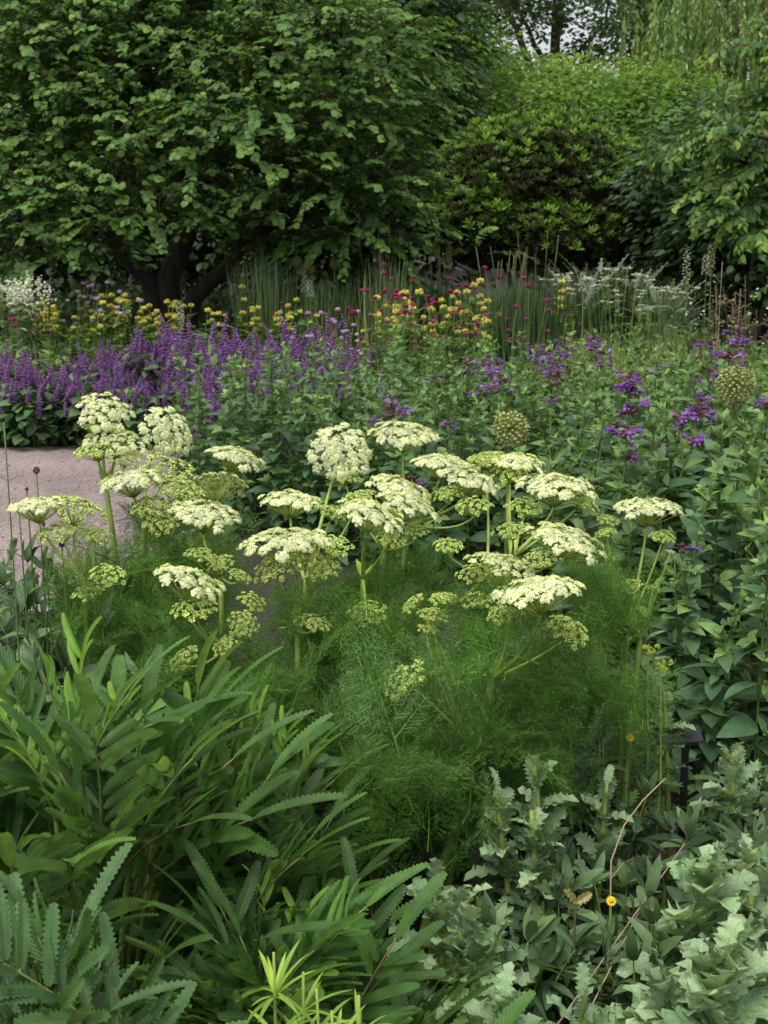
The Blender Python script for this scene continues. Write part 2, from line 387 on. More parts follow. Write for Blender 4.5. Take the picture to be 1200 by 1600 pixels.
def redbud():
    """The big spreading round-leaved tree on the left."""
    rng = np.random.default_rng(11); Y = 13.0; loc = at(258, 585, Y); loc[2] = 0
    th = thing('round_leaved_tree', 'large spreading tree with round dark green leaves and dark leaning trunks behind purple flowers', 'tree', loc)
    lob = []
    spec = [(500, 95, 12.2, .95, .62), (560, 190, 12.3, .75, .55), (420, 190, 11.8, .8, .5), (560, 280, 12.4, .6, .5), (540, 300, 12.0, .62, .42), (540, 365, 12.2, .5, .35), (470, 370, 12.6, .4, .3), (590, 370, 12.3, .35, .3), (110, 395, 11.6, .45, .28), (30, 405, 11.8, .5, .3), (330, 345, 11.8, .45, .25), (410, 355, 12.0, .4, .25),
            (330, 250, 11.7, .85, .42), (250, 180, 12.2, .85, .45), (180, 310, 11.6, .75, .38), (420, 300, 12.0, .6, .35), (90, 350, 11.9, .7, .36), (230, 350, 11.6, .5, .26),
            (120, 210, 12.3, .9, .45), (20, 280, 12.2, .8, .45), (330, 100, 12.8, .9, .5), (170, 80, 12.7, .95, .5), (40, 120, 12.8, .9, .5), (60, 10, 13.2, 1.0, .55),
            (250, 0, 13.2, 1.0, .55), (400, 20, 13.2, .9, .5), (-60, 200, 12.6, .9, .6), (-60, 60, 13.1, 1.0, .6), (-40, 370, 12.4, .7, .4), (590, 330, 12.3, .35, .32), (545, 80, 13.0, .8, .55),
            (300, -120, 13.6, 1.3, .6), (80, -130, 13.6, 1.3, .6), (430, -40, 13.8, .8, .5), (560, 200, 13.2, .5, .6), (735, 395, 12.0, .2, .2), (500, 200, 12.0, .7, .4), (570, 270, 13.0, .4, .5)]
    for (px, py, y, rx, rz) in spec:
        lob.append((at(px, py, y) - loc, (rx, rx * .8, rz * .62)))
    # the back half that the photograph only hints at
    for _ in range(12): lob.append((at(rng.uniform(0, 600), rng.uniform(0, 300), rng.uniform(14, 15.2)) - loc, (1.0, .9, .6)))
    G = Geo(); O, D = lobe_origins(lob, 30, rng, inner=.68)
    keep = rng.uniform(size=len(O)) < .92; O = O[keep]; D = D[keep]
    shoots(G, O, D, .40, L_ROUND, .056, 19, rng, droop=.24, tone0=(.22, .62), hang=.16, tipbright=.22, jit=.24)
    part('crown', G.mesh('crown', [M_CERCIS, M_TWIG]), th)
    def W(px, py, y): return at(px, py, y) - loc
    b = np.array([0, 0, 0.])
    def trunk(pts, rad, lim):
        G = Geo(); tube(G, pts, rad, 9); o = part('trunk', G.mesh('trunk', [M_BARK]), th)
        for st, tip, r0 in lim:
            G = Geo(); limbs(G, st, [tip], r0, rng); part('limb', G.mesh('limb', [M_BARK]), o)
    trunk([b + [0, 0, -.1], b + [.0, 0, .3], W(232, 440, 13), W(196, 405, 13), W(150, 340, 12.8), W(90, 250, 12.8)], [.11, .09, .075, .06, .05, .03], [(W(150, 340, 12.8), W(30, 330, 12.4), .03)])
    trunk([b + [.08, .02, -.1], b + [.09, 0, .3], W(262, 440, 13), W(285, 380, 13), W(305, 320, 13), W(330, 200, 13), W(340, 60, 13)], [.15, .12, .105, .10, .09, .07, .04],
          [(W(305, 320, 13), t, .05) for t in (W(420, 180, 12.6), W(240, 180, 12.4), W(500, 60, 12.8), W(150, 60, 13))])
    trunk([b + [.16, -.05, -.1], b + [.2, -.05, .4], W(305, 462, 12.9), W(345, 425, 12.8), W(385, 375, 12.8), W(440, 290, 12.8), W(520, 150, 12.8)], [.10, .09, .08, .07, .065, .05, .03],
          [(W(385, 375, 12.8), t, .045) for t in (W(560, 290, 12.3), W(640, 250, 12.6))])
redbud()

def clump_crown(G, lobes, n, leaf, size, rng, cr=.35, per=26, flat=.5, tone=(0, 1), upw=1.0, out=.6, topbright=.25):
    """Leaf clumps over lobes: each a shallow dome of leaves, so the crown has ledges and gaps."""
    W = np.array([r[0] * r[2] for _, r in lobes]); W = W / W.sum()
    idx = rng.choice(len(lobes), n, p=W)
    for i in idx:
        c, r = lobes[i]; u = rnd_dirs(1, rng)[0]
        if u[2] < -.5: u[2] *= -1
        p = np.asarray(c) + u * np.asarray(r) * rng.uniform(.7, 1.02)
        m = max(5, int(per * rng.uniform(.6, 1.3))); k = cr * rng.uniform(.6, 1.3)
        q = rng.normal(0, .5, (m, 3)) * [k, k, k * flat]; q[:, 2] -= .6 * (q[:, 0] ** 2 + q[:, 1] ** 2) / k
        hd = nrm(q * [1, 1, .3] + u * .4 * k + rng.normal(0, .15 * k, q.shape)); hd[:, 2] -= .15
        up = nrm(np.array([0, 0, upw]) + u * out + rng.normal(0, .4, (m, 3)))
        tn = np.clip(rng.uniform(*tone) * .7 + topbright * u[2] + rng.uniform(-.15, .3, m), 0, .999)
        G.stamp(leaf, frames(p + q, hd, up, size * rng.uniform(.6, 1.3, m)), tn, 0)

def lobed_tree(name, label, loc, lobes, n, leaf, size, mat, trunk_r, rng, limbs_to=None, bark=None, **k):
    loc = np.asarray(loc, float); th = thing(name, label, 'tree' if 'tree' in name or 'willow' in name else 'shrub', loc)
    lob = [(np.asarray(c) - loc, r) for c, r in lobes]
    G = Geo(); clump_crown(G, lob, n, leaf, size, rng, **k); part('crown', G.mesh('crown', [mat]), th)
    G = Geo(); top = max(c[2] for c, r in lob); b = np.array([0, 0, -.1])
    if trunk_r:
        p = np.array([[0, 0, -.1], [.05, 0, top * .3], [-.04, .05, top * .6], [.02, 0, top]]); p = np.concatenate([bez(p[0], p[1], p[2], 8), bez(p[2], (p[2] + p[3]) / 2, p[3], 6)[1:]])
        tube(G, p, np.linspace(trunk_r, trunk_r * .35, len(p)), 9)
        for c, r in (lob if limbs_to is None else [lob[i] for i in limbs_to]):
            st = p[min(len(p) - 1, int(rng.integers(4, 9)))]; limbs(G, st, [c], trunk_r * .4, rng, sag=-.1)
    else:
        limbs(G, b, [c for c, r in lob], .05, rng)
    part('trunk', G.mesh('trunk', [bark or M_BARK2]), th)
    return th

M_BIG = leaf_mat('fresh_shrub_leaf', [(0, (.022, .065, .018)), (.5, (.055, .145, .028)), (.9, (.11, .22, .040)), (1, (.17, .24, .06))], trans=.3, spec=.2, objvar=.05)
M_DARKL = leaf_mat('dark_tree_leaf', [(0, (.018, .042, .016)), (.6, (.033, .078, .026)), (1, (.06, .13, .038))], trans=.2)
M_BLUE = leaf_mat('bluish_tree_leaf', [(0, (.022, .05, .026)), (.6, (.05, .105, .045)), (1, (.09, .165, .06))], trans=.25)
M_FAR = leaf_mat('oak_leaf', [(0, (.02, .05, .016)), (.6, (.045, .10, .026)), (1, (.085, .16, .04))], trans=.32)
M_WIL = leaf_mat('willow_leaf', [(0, (.04, .085, .028)), (.6, (.085, .15, .046)), (1, (.14, .20, .065))], trans=.32)
M_RHO = leaf_mat('rhododendron_leaf', [(0, (.045, .042, .020)), (.3, (.035, .060, .018)), (.5, (.045, .11, .018)), (1, (.10, .22, .03))], trans=.25, rough=.4, objvar=.1)
M_BEECH = leaf_mat('pointed_leaf', [(0, (.02, .055, .024)), (.5, (.055, .135, .036)), (.85, (.10, .195, .042)), (1, (.14, .235, .05))], trans=.34, rib=.2, spec=.22, objvar=.05)

def background():
    rng = np.random.default_rng(21)
    # bright broad shrub above the rhododendron
    L = [(at(px, py, y), (rx, rx, rz)) for px, py, y, rx, rz in [(760, 185, 21, 1.5, .95), (880, 185, 21.5, 1.5, .9), (980, 195, 21, 1.3, .9), (1060, 210, 20.5, 1.1, .9), (700, 150, 22, 1.0, 1.0), (820, 220, 20, 1.5, .8), (950, 230, 20, 1.4, .8), (700, 230, 21, 1.0, 1.0), (735, 110, 22.5, .8, .8), (830, 150, 22.5, 1.1, .6), (1010, 160, 22, .8, .6), (1060, 300, 20, 1, 1), (920, 320, 21.5, 2, .9), (740, 330, 21.5, 1.2, .9)]]
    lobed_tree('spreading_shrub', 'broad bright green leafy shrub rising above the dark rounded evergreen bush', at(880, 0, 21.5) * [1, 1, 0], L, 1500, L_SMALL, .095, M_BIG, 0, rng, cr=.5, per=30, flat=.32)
    # two tall trees with sky between the leaves
    for (px, y, sd, lab, lb) in [(872, 33, 5, 'tall tree with thick brown trunk and pale sky showing through its leaves', [(870, -60, 3.0, 1.3), (930, 40, 1.7, .7), (960, -20, 2.4, 1.0), (800, 30, 1.3, .6), (790, -60, 2.2, 1.0), (985, 60, 1.2, .5), (900, -190, 4, 2.0), (700, -200, 3, 1.5), (845, 85, .7, .35), (930, 75, .9, .35)]),
                                (752, 36, 6, 'tall dark tree with blackish trunk left of the thick brown trunk', [(750, -20, 1.6, .8), (700, 10, 1.6, .8), (735, 60, .9, .5), (640, 0, 1.8, 1.2), (770, 90, .8, .35), (640, -120, 3, 1.5), (600, -30, 1.6, 1.2)]),
                                (1000, 38, 8, 'grey green tall tree between the brown trunk and the weeping willow', [(1010, -40, 2.2, 1.6), (985, 50, 1.2, .8), (1040, 70, 1.3, .9), (1100, 0, 2, 1.6), (1020, -170, 3.5, 1.8), (1000, 110, .9, .5)])]:
        r2 = np.random.default_rng(sd); L = [(at(a, b, y + r2.uniform(-1, 1)), (rx, rx, rz)) for a, b, rx, rz in lb]
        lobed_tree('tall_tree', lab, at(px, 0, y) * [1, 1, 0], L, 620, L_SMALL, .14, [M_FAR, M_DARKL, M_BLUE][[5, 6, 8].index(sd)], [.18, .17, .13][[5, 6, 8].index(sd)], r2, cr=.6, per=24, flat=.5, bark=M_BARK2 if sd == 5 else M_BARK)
    # blue green tree between the round-leaved tree and the bright shrub
    L = [(at(a, b, y), (rx, rx, rz)) for a, b, y, rx, rz in [(640, 60, 19, 1.0, .9), (600, 20, 20, 1.2, .9), (655, 150, 18.5, .7, .8), (640, 230, 18, .7, .8), (675, 60, 19.5, .7, .9), (590, 130, 19, 1.0, 1), (560, 0, 20, 1.2, .8), (650, 320, 18, .8, .8)]]
    lobed_tree('small_tree', 'blue green small tree squeezed between round leaved tree and bright shrub', at(620, 0, 19) * [1, 1, 0], L, 620, L_OVATE, .12, M_BLUE, .12, rng, cr=.4, per=22)
    # dark wood behind the round-leaved tree
    for (px, y, lab) in [(30, 19, 'dark evergreen tree in the shade at far left behind the leaning trunks'), (210, 20, 'dark evergreen tree seen between the leaning trunks'), (420, 19.5, 'dark evergreen tree right of the leaning trunks behind tall grass'), (560, 18, 'dark evergreen tree low behind the right edge of the round crown')]:
        L = [(at(px + rng.normal(0, 45), b, y + rng.uniform(-.8, .8)), (1.2, 1.0, .9)) for b in (430, 330, 230, 120, 10, -60, 380, 280)]
        lobed_tree('evergreen_tree', lab, at(px, 0, y) * [1, 1, 0], L, 560, L_OVATE, .13, M_DARKL, .15, rng, cr=.45, per=24)
    # shady bushes at the right, behind the pointed-leaved tree
    for (px, y, b0, lab) in [(1095, 15.5, 330, 'dark leafy bush right of the rounded evergreen bush'), (1190, 14.5, 300, 'dark leafy bush in deep shade at the right edge under the pointed leaves')]:
        L = [(at(px + rng.normal(0, 25), b, y + rng.uniform(-.4, .4)), (.75, .7, .6)) for b in (b0, b0 + 50, b0 + 100, b0 + 140, b0 - 60)]
        lobed_tree('leafy_bush', lab, at(px, 0, y) * [1, 1, 0], L, 420, L_OVATE, .10, M_DARKL, 0, rng, cr=.3, per=22)
    # rhododendron: upright rosettes on a wide dome
    Y = 17.0; loc = at(880, 0, Y) * [1, 1, 0]
    th = thing('rounded_bush', 'wide rounded evergreen bush with bright upright shoots over brownish old leaves', 'shrub', loc)
    ros = Geo()
    for k in range(8):
        an = k * 2.4; el = 1.4 - k * .10
        ros.stamp(L_LANCE, frames([[0, 0, 0]], [[math.cos(an) * math.cos(el), math.sin(an) * math.cos(el), math.sin(el)]], [[0, 0, 1]], np.array([[1.1, 1, 1]])), 0)
    ros = ros.t(); G = Geo()
    lobs = [(at(790, 300, Y) - loc, (.85, .9, .80)), (at(870, 290, Y) - loc, (.9, .9, .86)), (at(960, 320, Y) - loc, (.85, .9, .72)), (at(760, 350, Y - .3) - loc, (.6, .7, .5)), (at(1010, 370, Y) - loc, (.6, .7, .5)), (at(870, 370, Y - .5) - loc, (.9, .6, .45))]
    for c, r in lobs:
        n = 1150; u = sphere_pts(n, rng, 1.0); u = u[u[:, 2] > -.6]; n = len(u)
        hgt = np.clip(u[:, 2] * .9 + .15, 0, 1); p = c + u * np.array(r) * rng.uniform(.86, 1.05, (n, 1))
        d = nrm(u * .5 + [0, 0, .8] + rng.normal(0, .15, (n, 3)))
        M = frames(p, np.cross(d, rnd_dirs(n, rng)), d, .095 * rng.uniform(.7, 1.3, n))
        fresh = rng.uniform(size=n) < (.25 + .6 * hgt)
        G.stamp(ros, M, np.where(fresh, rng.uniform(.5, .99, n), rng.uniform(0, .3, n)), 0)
        u = rnd_dirs(700, rng); p = c + u * np.array(r) * rng.uniform(.75, .95, (700, 1))
        G.stamp(ros, frames(p, rnd_dirs(700, rng), nrm(u + [0, 0, .4]), .095), rng.uniform(0, .35, 700), 0)
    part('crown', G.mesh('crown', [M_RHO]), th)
    G = Geo(); limbs(G, (0, 0, -.1), [c for c, r in lobs], .05, rng); part('trunk', G.mesh('trunk', [M_BARK2]), th)
    # weeping willow: curtains of hanging strands
    Y = 26.0; loc = at(1150, 0, Y) * [1, 1, 0]; th = thing('weeping_willow', 'pale yellow green weeping willow with hanging strands at upper right', 'tree', loc)
    G = Geo()
    tops = [(1060, 30), (1090, 0), (1130, 20), (1170, 30), (1200, 10), (1050, 60), (1110, 110), (1160, 120), (1200, 140), (1240, 60), (1120, -60), (1070, -40), (1190, -60), (1250, -20), (1085, 190), (1140, 200), (1190, 210)]
    for (px, py) in tops:
        c = at(px, py, Y + rng.uniform(-1.2, 1)) - loc
        for k in range(34):
            a = c + rng.normal(0, .5, 3) * [1, 1, .35]; Ls = rng.uniform(.7, 1.7); sw = rng.normal(0, .12, 2)
            e = a + [sw[0], sw[1], -Ls]; m = a + [sw[0] * .2 + .1 * sw[0], sw[1], .1 - Ls * .2]; P = bez(a, m, e, int(26 * Ls)); n = len(P)
            d = nrm(np.array([0, 0, -1.]) + rng.normal(0, .35, (n, 3)))
            G.stamp(L_LANCE, frames(P, d, rnd_dirs(n, rng) + [0, -.5, .3], .13 * rng.uniform(.7, 1.2, n)), np.clip(rng.uniform(.1, .8) + rng.normal(0, .15, n), 0, .999), 0)
    part('crown', G.mesh('crown', [M_WIL]), th)
    G = Geo(); tube(G, [(0, 0, -.1), (.1, 0, 1.5), (-.1, 0, 3.2), (0, .1, 5)], [.3, .25, .2, .1], 9); limbs(G, (-.1, 0, 3.0), [at(px, py - 20, Y) - loc for px, py in tops[::2]], .09, rng)
    part('trunk', G.mesh('trunk', [M_BARK2]), th)
    # pointed-leaved tree reaching in from the right
    Y = 9.8; loc = at(1330, 0, Y) * [1, 1, 0]; th = thing('pointed_leaved_tree', 'tree with pointed yellow green leaves reaching in from the right edge', 'tree', loc)
    G = Geo(); G2 = Geo()
    br = [((1040, 240), 250), ((1075, 300), 300), ((1020, 245), 230), ((1085, 345), 330), ((1110, 200), 190), ((1130, 270), 240), ((1120, 380), 350), ((1170, 330), 300), ((1190, 400), 380), ((1150, 160), 140), ((1180, 230), 210), ((1200, 120), 100), ((1130, 80), 40), ((1190, 40), 10), ((1200, 290), 270), ((1160, 360), 340), ((1060, 215), 205), ((1100, 320), 290), ((1210, 370), 330), ((1230, 200), 180), ((1240, 300), 280), ((1210, 440), 400)]
    for (tip, py0) in br:
        y1 = Y + rng.uniform(-.5, .7); e = at(tip[0] + 62, tip[1], y1) - loc; b = np.array([0, 0, max(.6, e[2] + rng.uniform(-.6, .1))]); m = (b + e) / 2 + [0, 0, .35]
        P = bez(b, m, e, 12); tube(G2, P, np.linspace(.03, .006, 12), 5)
        t = np.concatenate([rng.uniform(.3, 1, 18), [1, .95]]); o = ((1 - t) ** 2)[:, None] * b + (2 * t * (1 - t))[:, None] * m + (t * t)[:, None] * e
        d = nrm(nrm(e - b) * [1, 1, .4] + rng.normal(0, .5, o.shape) * [1, 1, .35]); 
        shoots(G, o, d, .36, L_POINT, .064, 16, rng, droop=.3, hang=.4, tone0=(.05, .75), tipbright=.35)
    tube(G2, [(0, 0, -.1), (.05, 0, 1), (-.05, 0, 2.2), (0, 0, 4)], [.12, .1, .08, .04], 8)
    part('crown', G.mesh('crown', [M_BEECH, M_TWIG]), th); part('trunk', G2.mesh('trunk', [M_BARK2]), th)
background()
def far_wood():
    """The dark belt of wood that closes the garden off to both sides."""
    rng = np.random.default_rng(77); G = Geo(); lob = []
    for x in np.arange(-34, 36, 2.2):
        y = 40 + rng.uniform(-2, 3) if -9 < x < 12 else 34 + rng.uniform(-4, 4)
        top = 3.4 if -1 < x < 9.5 else 9
        for z in np.arange(.8, top, 1.6): lob.append((np.array([x + rng.normal(0, .5), y, z]), (1.9, 1.5, 1.3)))
    clump_crown(G, lob, 2600, L_SMALL, .26, rng, cr=.8, per=20)
    solo('woodland', G.mesh('woodland', [M_DARKL]), kind='stuff', label='dark belt of woodland closing off the garden far behind the trees')
far_wood()
# ------------------------------------------------------------------ leafy catmint mass (right and middle)
def lin(c, k=1.0): return tuple(x * k for x in c)
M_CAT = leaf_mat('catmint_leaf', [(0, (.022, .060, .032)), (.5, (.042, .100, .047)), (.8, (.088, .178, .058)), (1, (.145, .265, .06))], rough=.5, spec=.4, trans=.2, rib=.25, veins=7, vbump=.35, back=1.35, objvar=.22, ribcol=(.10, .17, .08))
M_STEM = leaf_mat('green_stem', [(0, (.03, .06, .02)), (1, (.09, .16, .04))], trans=0, rough=.6)
M_VIO = leaf_mat('violet_petal', [(0, (.14, .055, .27)), (.6, (.25, .11, .42)), (1, (.37, .19, .52))], trans=.3, rough=.6, spec=.2, objvar=.15)
M_CALYX = leaf_mat('faded_calyx', [(0, (.06, .025, .05)), (.5, (.16, .06, .07)), (1, (.30, .15, .11))], trans=.15, rough=.7, spec=.2, objvar=.15)
L_CAT = leaf_T(n=7, width=.46, peak=.34, sharp=.9, fold=.16, arch=.34, base=.1)
L_CATW = leaf_T(n=7, width=.56, peak=.33, sharp=.85, fold=.10, arch=.22, base=.15)
L_BUD = leaf_T(n=3, width=.36, peak=.4, sharp=.9, fold=.4, arch=.05)

def tube_flower_T():
    g = Geo(); g.add(tube_T([(0, 0, 0), (0, .45, .05), (0, .75, .02), (0, .95, 0)], [.06, .09, .17, .2]))
    for k in range(5):
        an = TAU * k / 5 + .3; d = np.array([math.cos(an) * .85, .55, math.sin(an) * .85])
        g.stamp(L_PETAL, frames([[math.cos(an) * .16, .92, math.sin(an) * .16]], [d], [[-d[0], 1, -d[2]]], .28 if k != 4 else .42), 0)
    return g.t()
def tube_T(p, r, k=5):
    g = Geo(); tube(g, p, r, k); return g.t()
L_PETAL = leaf_T(n=2, width=.75, peak=.6, sharp=.5, fold=.1, arch=.2, base=.3)
FLOWER = tube_flower_T()

def whorl(G, c, n, size, rng, mv, mc, faded=.45):
    an = rng.uniform(0, TAU, n); d = np.stack([np.cos(an), np.sin(an), rng.uniform(-.25, .6, n)], 1)
    o = np.asarray(c) + d * [.006, .006, .004] + rng.normal(0, .010, (n, 3)) * [.8, .8, .6]
    f = rng.uniform(size=n) > faded
    G.stamp(FLOWER, frames(o[f], d[f] + [0, 0, -.1], (0, 0, 1), size * rng.uniform(.75, 1.15, f.sum())), rng.uniform(0, .95, f.sum()), mv)
    k = int(n * 1.6); an = rng.uniform(0, TAU, k); d = np.stack([np.cos(an), np.sin(an), rng.uniform(-.5, .7, k)], 1)
    G.stamp(tube_T([(0, 0, 0), (0, .6, 0), (0, 1, 0)], [.12, .26, .2]), frames(np.asarray(c) + rng.normal(0, .010, (k, 3)) * [.7, .7, .6], d, (0, 0, 1), size * .5 * rng.uniform(.7, 1.3, k)), rng.uniform(0, .95, k), mc)

def catmint(h, seed, flowers=(), big=1.0, wide=False, first=.08):
    rng = np.random.default_rng(seed); th = thing('catmint_plant', 'upright leafy catmint stem with paired dark green leaves', 'plant')
    lean = rng.normal(0, .06, 2); top = np.array([lean[0], lean[1], h]); P = bez((0, 0, -.02), (lean[0] * -.2, lean[1] * -.2, h * .5), top, 12)
    G = Geo(); tube(G, P, np.linspace(.0045, .0025, 12), 5, .4); 
    F = Geo(); z = first; k = 0; a0 = rng.uniform(0, TAU)
    while z < h - .02:
        q = z / h; t = q; c = (1 - t) ** 2 * P[0] + 2 * t * (1 - t) * np.array([lean[0] * -.2, lean[1] * -.2, h * .5]) + t * t * top
        s = big * np.interp(q, [0, .35, .7, .9, 1], [.096, .120, .100, .066, .036]); el = np.interp(q, [0, .6, .85, 1], [-.15, .15, .55, 1.05])
        for j in (0, 1):
            an = a0 + k * (math.pi / 2) + j * math.pi + rng.normal(0, .22); e = el + rng.normal(0, .18)
            d = np.array([math.cos(an) * math.cos(e), math.sin(an) * math.cos(e), math.sin(e)])
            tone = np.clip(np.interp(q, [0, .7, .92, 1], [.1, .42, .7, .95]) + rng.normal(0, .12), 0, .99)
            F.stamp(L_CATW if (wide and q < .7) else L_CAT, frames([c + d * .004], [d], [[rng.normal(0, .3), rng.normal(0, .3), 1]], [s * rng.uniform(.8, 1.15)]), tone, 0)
            if rng.uniform() < .75:   # small shoot in the axil
                nn = 4; dd = nrm(d * [1, 1, 0] + [0, 0, 1.1] + rng.normal(0, .12, 3)); b = c + dd * rng.uniform(.012, .05); G.stamp(STICK3, frames([c], [b - c], [[.3, .2, 1]], np.array([[.0016, np.linalg.norm(b - c), .0016]])), .7)
                dirs = nrm(dd * .9 + nrm(np.cross(dd, rnd_dirs(nn, rng))) * rng.uniform(.5, 1.1, (nn, 1)))
                F.stamp(L_CAT, frames(np.repeat([b], nn, 0), dirs, dd, s * rng.uniform(.3, .55, nn)), np.clip(rng.uniform(.5, .95, nn), 0, .99), 0)
        z += rng.uniform(.045, .065) * np.interp(q, [0, 1], [1.05, .65]); k += 1
    n = 7; d = nrm(np.stack([np.cos(np.arange(n) * 2.4) * .5, np.sin(np.arange(n) * 2.4) * .5, np.ones(n)], 1) + rng.normal(0, .1, (n, 3)))
    F.stamp(L_BUD, frames(np.repeat([top - [0, 0, .006]], n, 0), d, (0, 0, 1), .032 * big * rng.uniform(.6, 1.2, n)), .85, 0)
    part('stem', G.mesh('stem', [M_STEM]), th); part('foliage', F.mesh('foliage', [M_CAT]), th)
    for (dz, nf, sz) in flowers:
        W = Geo(); c = top + np.array([rng.normal(0, .004), rng.normal(0, .004), dz]); whorl(W, c, nf, sz, rng, 0, 1); part('flower_whorl', W.mesh('flower_whorl', [M_VIO, M_CALYX]), th)
    if flowers and max(f[0] for f in flowers) > 0:
        tube(G, [top, top + [.004, .003, max(f[0] for f in flowers)]], [.0028, .002], 5, .1)
        KIDS[th][0].data = G.mesh('stem', [M_STEM])
    return th

def inside(p, poly):
    c = False; n = len(poly)
    for i in range(n):
        x1, y1 = poly[i]; x2, y2 = poly[(i + 1) % n]
        if (y1 > p[1]) != (y2 > p[1]) and p[0] < (x2 - x1) * (p[1] - y1) / (y2 - y1) + x1: c = not c
    return c
def scatter(poly, sp, rng, n=4000, clip=True, wide=.12):
    xs = [p[0] for p in poly]; ys = [p[1] for p in poly]; out = []
    for _ in range(n):
        p = (rng.uniform(min(xs), max(xs)), rng.uniform(min(ys), max(ys)))
        if not inside(p, poly) or (clip and abs(p[0]) > .275 * p[1] + wide): continue
        s = sp(p) if callable(sp) else sp
        if all((p[0] - q[0]) ** 2 + (p[1] - q[1]) ** 2 > s * s for q in out): out.append(p)
    return out

def catmint_mass():
    rng = np.random.default_rng(31); GR = 'leafy catmint stems massed in the middle and right bed'
    protos = [catmint(h, 100 + i, big=b, wide=w) for i, (h, b, w) in enumerate([(.74, 1, False), (.70, 1.05, True), (.78, .95, False), (.66, 1.1, True), (.74, 1.0, True), (.80, .95, False), (.62, 1.0, True), (.72, 1.0, False)])]
    poly = [(-.92, 6.25), (-.3, 5.75), (.12, 5.4), (.5, 4.8), (.58, 3.9), (.60, 3.35), (.72, 3.0), (1.3, 2.8), (2.4, 2.9), (2.6, 7.3), (.6, 7.5), (-.8, 7.25)]
    pts = scatter(poly, lambda p: .104 + .010 * (p[1] - 3), rng, n=9000, wide=.2)
    pts.sort(key=lambda p: (p[1], p[0]))
    while len(pts) > 255: pts.pop(int(rng.integers(60, len(pts))))
    for p in pts:
        edge = 1.0
        if p[1] < 3.25: edge = .92
        if p[0] / p[1] > .17 and 3.4 < p[1] < 5: edge = 1.16
        place(protos[rng.integers(len(protos))], (p[0], p[1], 0), rng.uniform(0, TAU), rng.uniform(.86, 1.06) * edge, rng.normal(0, .06, 2), 'flowerless leafy catmint stem in the dense middle and right bed', GR)
    for q in protos: drop(q)
    # flowering stems, each set where the photo shows its violet whorls
    tall = catmint(.70, 300, [(-.01, 7, .026), (.045, 14, .030), (.105, 13, .029), (.155, 15, .028), (.178, 9, .024)] );
    def root(px, py, Y, h):
        c = at(px, py, Y); return (c[0], Y, c[2] - h), c
    r, c = root(968, 605, 3.75, .835); place(tall, (r[0], r[1], 0), .5, c[2] / .85, (0, 0), 'tallest catmint stem with four stacked violet and rust flower whorls')
    m = catmint(.66, 301, [(-.01, 12, .028), (.060, 13, .028), (.085, 6, .022)]); c = at(1020, 628, 3.85)
    place(m, (c[0], c[1], 0), 1.0, c[2] / .74, (0, 0), 'catmint stem with two wide violet whorls right of the four-whorled stem')
    small = [catmint(.68, 310 + i, f) for i, f in enumerate([[(.02, 8, .03)], [(.0, 6, .03), (.05, 6, .028)], [(.03, 5, .03)], [(.0, 9, .033), (.045, 7, .03), (.08, 5, .028)]])]
    spots = [(765, 555, 6.6, 3), (790, 560, 6.4, 3), (815, 545, 6.8, 3), (830, 560, 6.2, 1), (852, 545, 6.9, 3), (870, 540, 7.0, 3), (905, 525, 6.6, 3), (922, 545, 6.2, 1), (900, 565, 6.1, 3), (775, 600, 5.6, 0), (805, 590, 5.8, 1), (755, 578, 6.2, 0), (625, 615, 5.4, 3), (630, 640, 5.2, 0), (570, 655, 5.6, 0), (455, 680, 5.9, 0), (460, 700, 5.8, 2),
             (500, 630, 6.2, 0), (410, 600, 6.6, 1), (440, 610, 6.4, 0), (425, 595, 6.8, 0), (1140, 535, 5.2, 3), (1130, 550, 5.0, 1), (1150, 515, 5.6, 3), (1050, 575, 5.4, 0), (1062, 652, 3.9, 0), (1195, 625, 4.3, 0), (655, 742, 3.6, 3), (1047, 700, 3.8, 2), (695, 590, 6.0, 2), (720, 610, 5.4, 2), (885, 530, 7.2, 3), (840, 535, 7.2, 3), (310, 685, 6.3, 0), (1085, 850, 3.2, 2), (500, 575, 7.0, 0), (530, 700, 5.6, 2), (990, 580, 5.8, 2), (690, 655, 5.0, 2), (865, 622, 5.0, 2), (730, 560, 6.7, 1), (780, 575, 6.3, 1), (1095, 590, 4.9, 2), (355, 640, 6.5, 0)]
    for (px, py, Y, k) in spots:
        c = at(px, py, Y); top = [.71, .74, .72, .77][k]
        place(small[k], (c[0], Y, 0), rng.uniform(0, TAU), float(np.clip(c[2] / top, .6, 1.35)), rng.normal(0, .02, 2), 'catmint stem topped with a small violet flower whorl', 'flowering catmint stems with violet whorls')
catmint_mass()

